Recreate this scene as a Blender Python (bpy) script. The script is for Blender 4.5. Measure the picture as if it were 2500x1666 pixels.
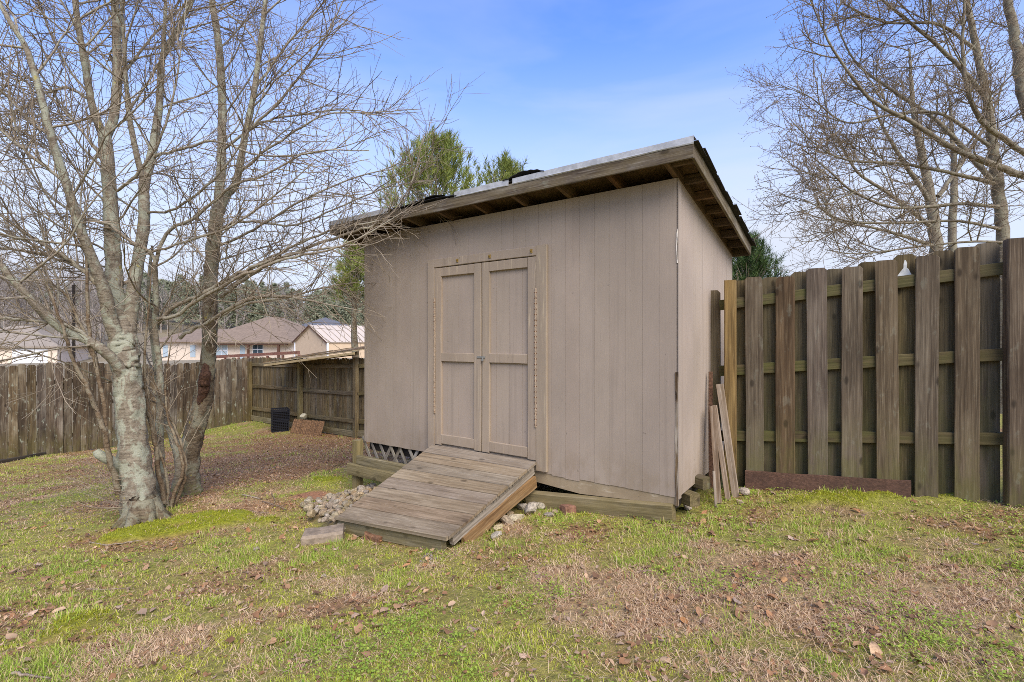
import bpy, bmesh, math, random
import numpy as np
from mathutils import Matrix, Vector

for o in list(bpy.data.objects):
    bpy.data.objects.remove(o, do_unlink=True)
scene = bpy.context.scene
COL = scene.collection
EYE = 1.2          # camera height above the datum
FPX = 1200.0       # focal length in pixels of the 2500 px wide photograph
HZ = 836.0         # row of the horizon

# ------------------------------------------------------------------ camera
cam_d = bpy.data.cameras.new("camera")
cam = bpy.data.objects.new("camera", cam_d)
COL.objects.link(cam)
cam_d.sensor_width = 36.0
cam_d.lens = 36.0 * FPX / 2500.0
cam_d.shift_y = 0.0012
cam_d.clip_start = 0.05
cam_d.clip_end = 3000.0
cam.location = (0, 0, EYE)
cam.rotation_euler = (math.radians(90), 0, 0)
scene.camera = cam

# ------------------------------------------------------------------ sky, sun, exposure
SUN_EL, SUN_AZ = 44.0, 158.0      # azimuth clockwise from +Y (the way the camera looks)
world = bpy.data.worlds.new("World")
scene.world = world
world.use_nodes = True
wt = world.node_tree
wt.nodes.clear()
w_out = wt.nodes.new("ShaderNodeOutputWorld")
w_bg = wt.nodes.new("ShaderNodeBackground")
w_sky = wt.nodes.new("ShaderNodeTexSky")
w_sky.sky_type = 'NISHITA'
w_sky.sun_disc = False
w_sky.sun_elevation = math.radians(SUN_EL)
w_sky.sun_rotation = math.radians(SUN_AZ)
w_sky.air_density = 1.0
w_sky.dust_density = 0.3
w_sky.ozone_density = 4.0
w_tc = wt.nodes.new("ShaderNodeTexCoord")
w_sep = wt.nodes.new("ShaderNodeSeparateXYZ")
w_hs = wt.nodes.new("ShaderNodeHueSaturation")
w_hs.inputs["Saturation"].default_value = 1.17
w_hs.inputs["Hue"].default_value = 0.515
w_hs.inputs["Value"].default_value = 1.12
w_map = wt.nodes.new("ShaderNodeMapping")
w_map.inputs["Scale"].default_value = (1.3, 1.3, 6.0)
w_map.inputs["Rotation"].default_value = (0.0, 0.10, 0.3)
w_n = wt.nodes.new("ShaderNodeTexNoise")
w_n.inputs["Scale"].default_value = 1.6
w_n.inputs["Detail"].default_value = 5.0
w_n.inputs["Roughness"].default_value = 0.52
w_n.inputs["Distortion"].default_value = 0.4
w_cr = wt.nodes.new("ShaderNodeMapRange")      # thin veil of cirrus
w_cr.inputs[1].default_value = 0.42
w_cr.inputs[2].default_value = 0.85
w_cr.inputs[3].default_value = 0.0
w_cr.inputs[4].default_value = 0.34
w_hz = wt.nodes.new("ShaderNodeMapRange")      # haze towards the horizon
w_hz.interpolation_type = 'SMOOTHSTEP'
w_hz.inputs[1].default_value = 0.14
w_hz.inputs[2].default_value = 0.56
w_hz.inputs[3].default_value = 0.92
w_hz.inputs[4].default_value = 0.0
w_max = wt.nodes.new("ShaderNodeMath")
w_max.operation = 'ADD'
w_max.use_clamp = True
w_mix = wt.nodes.new("ShaderNodeMix")
w_mix.data_type = 'RGBA'
w_mix.inputs[7].default_value = (2.4, 2.6, 3.1, 1)
L = wt.links.new
L(w_tc.outputs["Generated"], w_sep.inputs[0])
L(w_tc.outputs["Generated"], w_map.inputs[0])
L(w_map.outputs[0], w_n.inputs["Vector"])
L(w_n.outputs["Fac"], w_cr.inputs[0])
L(w_sep.outputs[2], w_hz.inputs[0])
L(w_cr.outputs[0], w_max.inputs[0])
L(w_hz.outputs[0], w_max.inputs[1])
L(w_sky.outputs[0], w_hs.inputs["Color"])
L(w_hs.outputs[0], w_mix.inputs[6])
L(w_max.outputs[0], w_mix.inputs[0])
L(w_mix.outputs[2], w_bg.inputs["Color"])
w_bg.inputs["Strength"].default_value = 0.15
L(w_bg.outputs[0], w_out.inputs[0])

sun_d = bpy.data.lights.new("sun", 'SUN')
sun_d.energy = 2.1
sun_d.angle = math.radians(45)
sun_d.color = (1.0, 0.92, 0.79)
sun = bpy.data.objects.new("sun", sun_d)
COL.objects.link(sun)
_az, _el = math.radians(SUN_AZ), math.radians(SUN_EL)
_sd = Vector((math.sin(_az) * math.cos(_el), math.cos(_az) * math.cos(_el), math.sin(_el)))
sun.rotation_euler = _sd.to_track_quat('Z', 'Y').to_euler()
sun.location = (6, -6, 12)

scene.view_settings.view_transform = 'Standard'
scene.view_settings.look = 'None'
scene.view_settings.exposure = 1.12
scene.view_settings.gamma = 1.0
scene.view_settings.use_curve_mapping = False
scene.cycles.use_denoising = False
scene.cycles.filter_width = 0.9
scene.cycles.sample_clamp_indirect = 4.0
scene.cycles.max_bounces = 6
scene.cycles.diffuse_bounces = 3
scene.cycles.glossy_bounces = 2
scene.cycles.transparent_max_bounces = 4

# ------------------------------------------------------------------ helpers
rng = np.random.default_rng(7)
rnd = random.Random(11)

def lin(r, g, b):
    f = lambda c: (c / 255 / 12.92) if c <= 10 else ((c / 255 + 0.055) / 1.055) ** 2.4
    return (f(r), f(g), f(b), 1.0)

def vnoise(x, y, seed=0):
    xi = np.floor(x).astype(np.int64); yi = np.floor(y).astype(np.int64)
    fx = x - xi; fy = y - yi
    fx = fx * fx * (3 - 2 * fx); fy = fy * fy * (3 - 2 * fy)
    def h(a, b):
        n = (a * 374761393 + b * 668265263 + seed * 1442695041) & 0xFFFFFFFF
        n = ((n ^ (n >> 13)) * 1274126177) & 0xFFFFFFFF
        return ((n ^ (n >> 16)) & 0xFFFF) / 65535.0
    a = h(xi, yi); b = h(xi + 1, yi); c = h(xi, yi + 1); d = h(xi + 1, yi + 1)
    return (a * (1 - fx) + b * fx) * (1 - fy) + (c * (1 - fx) + d * fx) * fy

def fbm(x, y, seed=0, o=4):
    s = 0.0; a = 0.5; t = 0.0
    for k in range(o):
        s = s + a * vnoise(x * 2 ** k, y * 2 ** k, seed + k * 17); t += a; a *= 0.5
    return s / t

# ground height, relative to the eye
_cp = np.array([(1.2, 3.50, -1.285), (3.48, 3.47, -1.125), (2.43, 4.02, -1.215), (2.0, 4.2, -1.265), (-1.434, 4.05, -1.575),
                (-0.44, 3.33, -1.445), (-1.75, 5.65, -1.68), (-3.56, 4.75, -1.70), (-3.88, 5.9, -1.80), (0, 0, -1.16),
                (0, 1.7, -1.215), (-1.7, 1.7, -1.32), (1.7, 1.7, -1.12), (-10.4, 10, -2.40), (-7.3, 13.8, -2.26), (-3.39, 10.9, -2.10),
                (0.3, 4.2, -1.42), (-1.2, 4.9, -1.60), (-5.5, 12.2, -2.16), (-7.0, 8.0, -2.16)])
_pl = lambda x, y: -1.144 + 0.074 * x - 0.0635 * y
_K = np.exp(-((_cp[:, None, 0] - _cp[None, :, 0]) ** 2 + (_cp[:, None, 1] - _cp[None, :, 1]) ** 2) / (2 * 1.5 ** 2))
_wt = np.linalg.solve(_K + 0.06 * np.eye(len(_cp)), _cp[:, 2] - _pl(_cp[:, 0], _cp[:, 1]))

def smooth(a, b, x):
    t = np.clip((x - a) / (b - a), 0, 1)
    return t * t * (3 - 2 * t)

def gz(x, y):
    """ground height in world z"""
    x = np.asarray(x, float); y = np.asarray(y, float)
    xc = np.clip(x, -13, 9); yc = np.clip(y, -4, 17)
    z = _pl(xc, yc)
    for (cx, cy, _), w in zip(_cp, _wt):
        z = z + w * np.exp(-((x - cx) ** 2 + (y - cy) ** 2) / (2 * 1.5 ** 2))
    r = np.hypot(x, y)
    near = (fbm(x * 1.3 + 9, y * 1.3 + 4, 3, 3) - 0.5) * 0.075 * (1 - smooth(9, 16, r))
    far = -1.25 + 0.30 * np.exp(-((r - 30) / 7.0) ** 2) - 1.7 * smooth(33, 50, r) + 13.0 * smooth(75, 190, r)
    k = smooth(14, 24, r)
    return (z + near) * (1 - k) + far * k + EYE

def P(px, py, Y):
    """point that the photograph shows at (px, py), Y metres in front of the camera"""
    return Vector(((px - 1250) / FPX * Y, Y, EYE + (HZ - py) / FPX * Y))

def G(px, py):
    """where the photograph's (px, py) meets the lawn"""
    lo, hi = 0.8, 20.0
    for _ in range(50):
        m = (lo + hi) / 2
        p = P(px, py, m)
        if p.z > float(gz(p.x, p.y)): lo = m
        else: hi = m
    p = P(px, py, lo)
    return Vector((p.x, p.y, float(gz(p.x, p.y))))

WM = {}
def link(o, parent=None, mw=None):
    COL.objects.link(o)
    mw = mw or Matrix.Identity(4)
    WM[o] = mw
    if parent is not None:
        o.parent = parent
        o.matrix_basis = WM[parent].inverted() @ mw
    else:
        o.matrix_basis = mw
    return o

def tag(o, label=None, cat=None, group=None, kind=None):
    if label: o["label"] = label
    if cat: o["category"] = cat
    if group: o["group"] = group
    if kind: o["kind"] = kind
    return o

def thing(name, loc, label, cat, group=None):
    o = bpy.data.objects.new(name, None)
    o.empty_display_size = 0.1
    link(o, None, Matrix.Translation(Vector(loc)))
    return tag(o, label, cat, group)

def np_mesh(name, verts, faces, mat=None, smooth_=False, col=None):
    """faces: list of int arrays, each (m, k)"""
    me = bpy.data.meshes.new(name)
    verts = np.asarray(verts, np.float32)
    faces = [np.asarray(f, np.int32) for f in faces if len(f)]
    me.vertices.add(len(verts)); me.vertices.foreach_set("co", verts.ravel())
    tot = sum(f.size for f in faces); npol = sum(len(f) for f in faces)
    me.loops.add(tot); me.polygons.add(npol)
    me.loops.foreach_set("vertex_index", np.concatenate([f.ravel() for f in faces]))
    st = []; s = 0
    for f in faces:
        st.append(s + np.arange(len(f)) * f.shape[1]); s += f.size
    me.polygons.foreach_set("loop_start", np.concatenate(st).astype(np.int32))
    me.polygons.foreach_set("use_smooth", np.full(npol, bool(smooth_)))
    me.update(calc_edges=True)
    if col is not None:
        a = me.color_attributes.new("Col", 'FLOAT_COLOR', 'POINT')
        c = np.ones((len(verts), 4), np.float32); c[:, :3] = col
        a.data.foreach_set("color", c.ravel())
    if mat: me.materials.append(mat)
    return me

def mesh_obj(name, verts, faces, mat, parent=None, origin=None, smooth_=False, col=None):
    """verts in world space"""
    v = np.asarray(verts, float)
    if origin is None:
        origin = WM[parent].translation if parent is not None else Vector((0, 0, 0))
    v = v - np.array(origin)
    o = bpy.data.objects.new(name, np_mesh(name, v, faces, mat, smooth_, col))
    return link(o, parent, Matrix.Translation(Vector(origin)))

def frame(base, d, wdir):
    z = Vector(d).normalized()
    x = Vector(wdir); x = (x - z * x.dot(z)).normalized()
    y = z.cross(x)
    m = Matrix(((x.x, y.x, z.x, base[0]), (x.y, y.y, z.y, base[1]), (x.z, y.z, z.z, base[2]), (0, 0, 0, 1)))
    return m

def board_mesh(name, L_, W, T, mat, ear=0.0, ch=0.003, segs=3, jit=0.0012, seed=0, rough_end=0.0):
    """board along local z with chamfered edges; ear: clipped top corners"""
    r = random.Random(seed)
    w, t = W / 2, T / 2
    c = min(ch, w * 0.3, t * 0.4)
    prof = [(-w + c, -t), (w - c, -t), (w, -t + c), (w, t - c), (w - c, t), (-w + c, t), (-w, t - c), (-w, -t + c)]
    zs = [0.0] + [L_ * k / segs for k in range(1, segs)] + ([L_ - ear] if ear else []) + [L_]
    verts = []; n = len(prof)
    bow = r.uniform(-1, 1) * jit * 2; bx = r.uniform(-1, 1) * jit * 2
    for i, z in enumerate(zs):
        last = ear and i == len(zs) - 1
        f = z / L_
        ox = bx * math.sin(math.pi * f); oy = bow * math.sin(math.pi * f)
        for (x, y) in prof:
            k = max(0.0, 1 - ear / w) if last else 1.0
            zz = z + (r.uniform(-1, 1) * rough_end if i in (0, len(zs) - 1) else 0)
            verts.append((x * k + ox + r.uniform(-jit, jit), y + oy + r.uniform(-jit, jit) * 0.5, zz))
    q = []
    for i in range(len(zs) - 1):
        for j in range(n):
            a = i * n + j; b = i * n + (j + 1) % n
            q.append((a, b, b + n, a + n))
    caps = [list(range(n - 1, -1, -1)), [(len(zs) - 1) * n + j for j in range(n)]]
    return np_mesh(name, verts, [np.array(q), np.array(caps)], mat)

_bs = [0]
def board(name, parent, mat, base, d, wdir, L_, W, T, **kw):
    _bs[0] += 1
    me = board_mesh(name, L_, W, T, mat, seed=_bs[0], **kw)
    o = bpy.data.objects.new(name, me)
    return link(o, parent, frame(base, d, wdir))

# ------------------------------------------------------------------ materials
class NT:
    def __init__(s, name):
        s.m = bpy.data.materials.new(name); s.m.use_nodes = True
        s.t = s.m.node_tree; s.t.nodes.clear()
        s.out = s.t.nodes.new("ShaderNodeOutputMaterial")
        s.b = s.t.nodes.new("ShaderNodeBsdfPrincipled")
        s.t.links.new(s.b.outputs[0], s.out.inputs[0])
        s.b.inputs["Specular IOR Level"].default_value = 0.25
        s.b.inputs["Roughness"].default_value = 0.85
    def n(s, t): return s.t.nodes.new(t)
    def l(s, a, b): s.t.links.new(a, b)
    def coord(s, which="Object", scale=(1, 1, 1), rand=False):
        tc = s.n("ShaderNodeTexCoord"); mp = s.n("ShaderNodeMapping")
        mp.inputs["Scale"].default_value = scale
        if which == "World":
            g = s.n("ShaderNodeNewGeometry"); s.l(g.outputs["Position"], mp.inputs[0])
        else:
            s.l(tc.outputs[which], mp.inputs[0])
        if rand:
            oi = s.n("ShaderNodeObjectInfo"); mu = s.n("ShaderNodeMath"); mu.operation = 'MULTIPLY'
            mu.inputs[1].default_value = 57.0
            s.l(oi.outputs["Random"], mu.inputs[0]); s.l(mu.outputs[0], mp.inputs["Location"])
        return mp.outputs[0]
    def noise(s, vec, scale, detail=4, rough=0.55, dist=0.0):
        n = s.n("ShaderNodeTexNoise"); n.inputs["Scale"].default_value = scale
        n.inputs["Detail"].default_value = detail; n.inputs["Roughness"].default_value = rough
        n.inputs["Distortion"].default_value = dist
        if vec is not None: s.l(vec, n.inputs["Vector"])
        return n.outputs["Fac"]
    def rng(s, v, a, b, c=0.0, d=1.0, sm=True):
        r = s.n("ShaderNodeMapRange")
        if sm: r.interpolation_type = 'SMOOTHSTEP'
        for i, x in enumerate((a, b, c, d)): r.inputs[i + 1].default_value = x
        s.l(v, r.inputs[0]); return r.outputs[0]
    def mix(s, f, a, b, mode='MIX'):
        m = s.n("ShaderNodeMix"); m.data_type = 'RGBA'; m.blend_type = mode
        for sock, v in ((m.inputs[0], f), (m.inputs[6], a), (m.inputs[7], b)):
            if isinstance(v, (int, float)): sock.default_value = v
            elif isinstance(v, tuple): sock.default_value = v
            else: s.l(v, sock)
        return m.outputs[2]
    def math(s, op, a, b=None):
        m = s.n("ShaderNodeMath"); m.operation = op
        for i, v in enumerate((a, b)):
            if v is None: continue
            if isinstance(v, (int, float)): m.inputs[i].default_value = v
            else: s.l(v, m.inputs[i])
        return m.outputs[0]
    def vary(s, c, amt=0.25, hue=0.01, sat=0.15):
        """each object a little lighter, darker, warmer or greyer than the next"""
        oi = s.n("ShaderNodeObjectInfo"); h = s.n("ShaderNodeHueSaturation")
        s.l(s.rng(oi.outputs["Random"], 0, 1, 1 - amt, 1 + amt, False), h.inputs["Value"])
        r2 = s.math('FRACT', s.math('MULTIPLY', oi.outputs["Random"], 13.7))
        s.l(s.rng(r2, 0, 1, 1 - sat, 1 + sat, False), h.inputs["Saturation"])
        r3 = s.math('FRACT', s.math('MULTIPLY', oi.outputs["Random"], 41.3))
        s.l(s.rng(r3, 0, 1, 0.5 - hue, 0.5 + hue, False), h.inputs["Hue"])
        s.l(c, h.inputs["Color"]); return h.outputs[0]
    def bump(s, h, strength=0.3, dist=0.01):
        b = s.n("ShaderNodeBump"); b.inputs["Strength"].default_value = strength; b.inputs["Distance"].default_value = dist
        s.l(h, b.inputs["Height"]); s.l(b.outputs[0], s.b.inputs["Normal"])
    def col(s, c):
        if isinstance(c, tuple): s.b.inputs["Base Color"].default_value = c
        else: s.l(c, s.b.inputs["Base Color"])
    def sep(s, vec):
        n = s.n("ShaderNodeSeparateXYZ"); s.l(vec, n.inputs[0]); return n.outputs

def timber(name, dark, mid, light, moss=None, moss_h=0.6, moss_amt=0.8, vary=0.2, lichen=0.0, stain=0.5, grain=1.0):
    m = NT(name)
    v = m.coord("Object", (1, 1, 1), True)
    g1 = m.noise(m.coord("Object", (38, 38, 1.6), True), 1.0, 5, 0.6, 0.6)
    g2 = m.noise(m.coord("Object", (150, 150, 4.0), True), 1.0, 3, 0.6, 0.3)
    big = m.noise(m.coord("Object", (5, 5, 1.3), True), 1.0, 4, 0.55)
    c = m.mix(m.rng(g1, 0.32, 0.68), dark, mid)
    c = m.mix(m.math('MULTIPLY', m.rng(g2, 0.5, 0.72), 0.55), c, light)
    c = m.mix(m.math('MULTIPLY', m.rng(big, 0.5, 0.72), stain), c, light)
    c = m.mix(m.math('MULTIPLY', m.rng(big, 0.48, 0.28), 0.65), c, tuple(x * 0.55 for x in dark[:3]) + (1,))
    wv = m.n("ShaderNodeTexWave"); wv.bands_direction = 'X'; wv.inputs["Scale"].default_value = 1.0; wv.inputs["Distortion"].default_value = 7.0
    wv.inputs["Detail"].default_value = 3.0; wv.inputs["Detail Scale"].default_value = 0.8
    m.l(m.coord("Object", (10, 10, 0.7), True), wv.inputs["Vector"])
    c = m.mix(m.math('MULTIPLY', m.rng(wv.outputs["Fac"], 0.62, 0.97), 0.24 * grain), c, tuple(x * 0.55 for x in dark[:3]) + (1,))
    # knots
    vo = m.n("ShaderNodeTexVoronoi"); vo.inputs["Scale"].default_value = 1.0
    m.l(m.coord("Object", (8, 8, 3.6), True), vo.inputs["Vector"])
    kn = m.rng(vo.outputs["Distance"], 0.17, 0.07)
    c = m.mix(m.math('MULTIPLY', kn, 0.75), c, tuple(x * 0.4 for x in dark[:3]) + (1,))
    # rain streaks
    stk = m.noise(m.coord("Object", (60, 20, 0.35), True), 1.0, 2, 0.5)
    c = m.mix(m.math('MULTIPLY', m.rng(stk, 0.58, 0.75), 0.22), c, tuple(x * 0.5 for x in dark[:3]) + (1,))
    c = m.vary(c, vary, 0.006, 0.18)
    if moss:
        z = m.sep(m.coord("Object"))[2]
        mn = m.noise(m.coord("Object", (14, 14, 5), True), 1.0, 4, 0.6)
        f = m.math('MULTIPLY', m.rng(z, moss_h, 0.0), m.rng(mn, 0.30, 0.62))
        f = m.math('MULTIPLY', f, moss_amt)
        c = m.mix(f, c, moss)
    if lichen:
        ln = m.noise(m.coord("Object", (16, 16, 7), True), 1.0, 5, 0.65)
        c = m.mix(m.math('MULTIPLY', m.rng(ln, 0.58, 0.68), lichen), c, lin(168, 172, 150))
    m.col(c)
    m.bump(m.math('ADD', g1, m.math('MULTIPLY', g2, 0.6)), 0.45 * grain, 0.006)
    m.b.inputs["Roughness"].default_value = 0.9
    return m.m

MOSSG = lin(104, 108, 40)
M_fence = timber("fence_wood", lin(74, 61, 46), lin(106, 90, 70), lin(136, 121, 98), lin(102, 98, 52), 0.7, 0.55, 0.10, 0.12, 0.45)
M_fence_back = timber("fence_wood_back", lin(70, 60, 44), lin(104, 90, 66), lin(128, 114, 88), lin(84, 84, 44), 1.9, 0.5, 0.16)
M_rail = timber("rail_wood", lin(70, 60, 44), lin(100, 87, 64), lin(122, 108, 82), lin(92, 96, 44), 3.0, 0.5, 0.12)
M_newpost = timber("new_post_wood", lin(104, 82, 50), lin(146, 118, 74), lin(168, 142, 96), MOSSG, 0.5, 0.4, 0.05)
M_left = timber("grey_fence_wood", lin(64, 52, 40), lin(104, 88, 68), lin(150, 138, 116), lin(96, 88, 46), 0.8, 0.6, 0.24, 0.6, 0.7)
M_leftback = timber("brown_fence_wood", lin(78, 66, 46), lin(116, 100, 72), lin(146, 130, 98), lin(100, 92, 46), 0.7, 0.4, 0.14, 0.2)
M_beam = timber("mossy_timber", lin(96, 86, 60), lin(140, 126, 92), lin(168, 154, 122), lin(126, 112, 70), 3.0, 0.5, 0.1)
M_fascia = timber("fascia_wood", lin(76, 62, 48), lin(116, 102, 82), lin(156, 146, 128), lin(124, 108, 64), 9.0, 0.3, 0.05, 0.2, 1.0)
M_rafter = timber("rafter_wood", lin(84, 66, 48), lin(112, 88, 64), lin(130, 108, 82), None, vary=0.15)
M_deck = timber("ramp_board", lin(122, 106, 86), lin(150, 133, 110), lin(172, 157, 134), lin(126, 108, 80), 3.0, 0.2, 0.06, 0.0, 0.6)
M_plank = timber("grey_plank", lin(118, 102, 84), lin(158, 140, 120), lin(192, 180, 164), None, vary=0.12)
M_orange = timber("split_timber", lin(110, 82, 48), lin(152, 118, 72), lin(176, 150, 108), None, vary=0.05)
M_lattice = timber("lattice_wood", lin(110, 100, 84), lin(150, 140, 124), lin(176, 168, 152), None, vary=0.15)

def paint(name, base, worn, wear=0.25, grain=(60, 60, 2.0)):
    m = NT(name)
    g = m.noise(m.coord("World", grain), 1.0, 4, 0.6, 0.4)
    f = m.noise(m.coord("World", (grain[0] * 3, grain[1] * 3, grain[2] * 5)), 1.0, 3, 0.6)
    big = m.noise(m.coord("World", (1.4, 1.4, 0.9)), 1.0, 5, 0.6)
    sp = m.noise(m.coord("World", (30, 30, 22)), 1.0, 2, 0.5)
    c = m.mix(m.rng(big, 0.3, 0.7), tuple(x * 0.86 for x in base[:3]) + (1,), tuple(x * 1.06 for x in base[:3]) + (1,))
    c = m.mix(m.math('MULTIPLY', m.rng(g, 0.55, 0.75), wear), c, worn)
    c = m.mix(m.math('MULTIPLY', m.rng(f, 0.35, 0.2), 0.5), c, tuple(x * 0.6 for x in base[:3]) + (1,))
    c = m.mix(m.math('MULTIPLY', m.rng(sp, 0.735, 0.78), 0.55), c, tuple(x * 0.35 for x in base[:3]) + (1,))
    run = m.noise(m.coord("World", (16, 16, 0.5)), 1.0, 3, 0.6)
    c = m.mix(m.math('MULTIPLY', m.rng(run, 0.54, 0.72), 0.5), c, tuple(x * 0.72 for x in base[:3]) + (1,))
    zw = m.sep(m.coord("World"))[2]
    spl = m.noise(m.coord("World", (7, 7, 5)), 1.0, 5, 0.65)
    c = m.mix(m.math('MULTIPLY', m.math('MULTIPLY', m.rng(zw, EYE - 0.75, EYE - 1.16), m.rng(spl, 0.35, 0.65)), 0.4), c, lin(132, 112, 84))
    m.col(m.vary(c, 0.006, 0.002, 0.02))
    m.bump(m.math('ADD', m.math('MULTIPLY', g, 0.7), f), 0.3, 0.002)
    m.b.inputs["Roughness"].default_value = 0.75
    return m.m

TAUPE = lin(163, 147, 129)
M_siding = paint("painted_siding", TAUPE, lin(172, 156, 140), 0.16)
M_side = paint("lightened_siding", lin(174, 158, 141), lin(190, 176, 158), 0.2)  # siding paint made lighter: the brighter-lit side is put into the colour
M_trim = paint("worn_painted_trim", lin(160, 143, 122), lin(188, 170, 140), 0.85, (45, 45, 2.5))
M_skirt = paint("peeling_skirt", lin(158, 140, 112), lin(200, 186, 160), 0.6, (8, 8, 40))

def flat(name, c, rough=0.7, metal=0.0, nscale=0, amt=0.3, vary=0.0, bump=0.0):
    m = NT(name)
    if nscale:
        n = m.noise(m.coord("Object", (1, 1, 1), True), nscale, 5, 0.6)
        cc = m.mix(m.rng(n, 0.3, 0.7), tuple(x * (1 - amt) for x in c[:3]) + (1,), tuple(min(1, x * (1 + amt)) for x in c[:3]) + (1,))
        if vary: cc = m.vary(cc, vary, 0.012, 0.3)
        m.col(cc)
        if bump: m.bump(n, bump, 0.02)
    else: m.col(c)
    m.b.inputs["Roughness"].default_value = rough
    m.b.inputs["Metallic"].default_value = metal
    return m.m

M_metal = flat("galvanised_metal", lin(186, 184, 178), 0.5, 0.35, 14, 0.2)
M_felt = flat("roof_felt", lin(40, 40, 42), 0.8, 0, 30, 0.4)
M_shingle = flat("asphalt_shingle", lin(58, 56, 54), 0.95, 0, 120, 0.45, 0.15, 0.4)
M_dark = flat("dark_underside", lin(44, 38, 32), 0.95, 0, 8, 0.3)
M_stone = flat("concrete_rubble", lin(156, 140, 114), 0.95, 0, 3, 0.4, 0.2, 0.8)
M_brick = flat("old_brick", lin(122, 94, 78), 0.95, 0, 20, 0.35, 0.15, 0.5)
M_crate = flat("black_plastic", lin(34, 35, 40), 0.4)
M_rust = flat("rusty_hinge", lin(166, 146, 122), 0.7, 0.1, 90, 0.35)
M_screw = flat("rust_screw", lin(120, 74, 42), 0.7, 0.2)
M_steel = flat("dull_steel", lin(150, 148, 140), 0.5, 0.5)
M_brass = flat("brass_stain", lin(150, 122, 62), 0.6, 0.3)

def vcol(name, rough=0.9, trans=0.0, nscale=0.0):
    m = NT(name)
    a = m.n("ShaderNodeAttribute"); a.attribute_name = "Col"
    c = a.outputs["Color"]
    if nscale:
        n = m.noise(m.coord("World"), nscale, 5, 0.65)
        c = m.mix(1.0, c, m.mix(m.rng(n, 0.25, 0.75, 0, 1), (0.55, 0.55, 0.55, 1), (1.35, 1.3, 1.25, 1)), 'MULTIPLY')
        n2 = m.noise(m.coord("World"), nscale * 6, 3, 0.6)
        m.bump(m.math('ADD', n, m.math('MULTIPLY', n2, 0.5)), 0.8, 0.03)
    m.col(c)
    m.b.inputs["Roughness"].default_value = rough
    if trans:
        tr = m.n("ShaderNodeBsdfTranslucent"); ms = m.n("ShaderNodeMixShader"); ms.inputs[0].default_value = trans
        m.l(c, tr.inputs[0]); m.l(m.b.outputs[0], ms.inputs[1]); m.l(tr.outputs[0], ms.inputs[2]); m.l(ms.outputs[0], m.out.inputs[0])
    return m.m

M_ground = vcol("lawn_soil", 0.95, 0, 26)
M_blade = vcol("grass_blade", 0.75, 0.35)
M_litter = vcol("dry_leaf_litter", 0.85, 0.1)
# ------------------------------------------------------------------ shed frame of reference
TH = math.atan2(1690.0, 1200.0)
C0 = Vector((1.215, 3.6, 0))                       # front corner of the shed nearest the right-hand fence
LEFT = Vector((-math.sin(TH), math.cos(TH), 0))    # along the front wall
OUT = Vector((-math.cos(TH), -math.sin(TH), 0))    # out of the front wall
UP = Vector((0, 0, 1))
FLEN, SDEP = 3.578, 1.86
DS0, DS1, DZ0, DZ1 = 1.217, 2.434, -1.03, 0.752
def S(s, o, z):
    """s along the front, o out of it, z relative to the eye"""
    p = C0 + LEFT * s + OUT * o
    return Vector((p.x, p.y, EYE + z))

F0 = Vector((1.91, 4.29, 0)); FD = Vector((0.886, -0.463, 0)).normalized(); FN = Vector((-0.463, -0.886, 0)).normalized()
LA = Vector((-10.4, 10.0, 0)); LB = Vector((-7.3, 13.8, 0)); LC = Vector((-3.39, 10.9, 0))

# ------------------------------------------------------------------ lawn cover fields
def blob(x, y, px, py, r, el=1.0):
    g = G(px, py)
    return np.exp(-(((x - g.x)) ** 2 + ((y - g.y) * el) ** 2) / (2 * r * r))

def cover(x, y):
    """green, dead grass, leaf litter, moss: each 0..1"""
    n1 = fbm(x * 1.1 + 3, y * 1.1 + 8, 21, 4); n2 = fbm(x * 2.6 + 1, y * 2.6, 33, 4); n3 = fbm(x * 1.7, y * 1.7 + 5, 55, 4)
    dead = smooth(0.465, 0.60, n1 * 0.6 + n2 * 0.4 + 0.10 * blob(x, y, 2150, 1480, 0.9) + 0.10 * blob(x, y, 2050, 1380, 0.6)
                  + 0.06 * blob(x, y, 1450, 1480, 0.35) + 0.06 * blob(x, y, 650, 1500, 0.5) - 0.14 * blob(x, y, 1350, 1330, 0.5)
                  - 0.12 * blob(x, y, 1800, 1250, 0.7) - 0.08 * blob(x, y, 1400, 1640, 0.35) - 0.04 - 0.05 * smooth(0.4, -0.8, x) + 0.02 * smooth(0.6, 1.6, x))
    zone = blob(x, y, 640, 1140, 0.9, 0.7) + blob(x, y, 800, 1090, 1.1, 0.7) + 0.6 * blob(x, y, 500, 1290, 0.5) + 0.5 * blob(x, y, 300, 1130, 1.2)
    n4 = fbm(x * 2.1 + 31, y * 3.4 + 12, 155, 4)
    lit = smooth(0.38, 0.66, n3 * 0.36 + n4 * 0.42 + 0.30 * np.clip(zone, 0, 1) + 0.01 + 0.05 * smooth(4.5, 7, y))
    moss = np.clip(1.3 * blob(x, y, 440, 1290, 0.22, 1.6) + 1.1 * blob(x, y, 370, 1308, 0.16, 1.8) + 1.2 * blob(x, y, 530, 1268, 0.24, 1.8) + 0.8 * blob(x, y, 640, 1278, 0.2, 2.5)
                   + 0.8 * blob(x, y, 270, 1320, 0.14) + 0.9 * blob(x, y, 810, 1175, 0.2, 1.3) + 0.42 * blob(x, y, 2000, 1215, 0.5, 2.5)
                   + 0.42 * blob(x, y, 2250, 1225, 0.5, 2.0) + 0.4 * blob(x, y, 160, 1540, 0.25) + 0.35 * blob(x, y, 450, 1600, 0.2)
                   + 0.3 * blob(x, y, 1400, 1270, 0.3), 0, 1)
    moss = smooth(0.30, 0.62, moss * (-0.15 + 2.2 * fbm(x * 4.6, y * 4.6 + 2, 63, 4)))
    green = np.clip(1 - 0.85 * dead - 0.9 * lit, 0, 1) * smooth(0.24, 0.50, n2 * 0.5 + n3 * 0.5 + 0.1)
    return green, dead * (1 - 0.6 * lit), lit, moss

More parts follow.
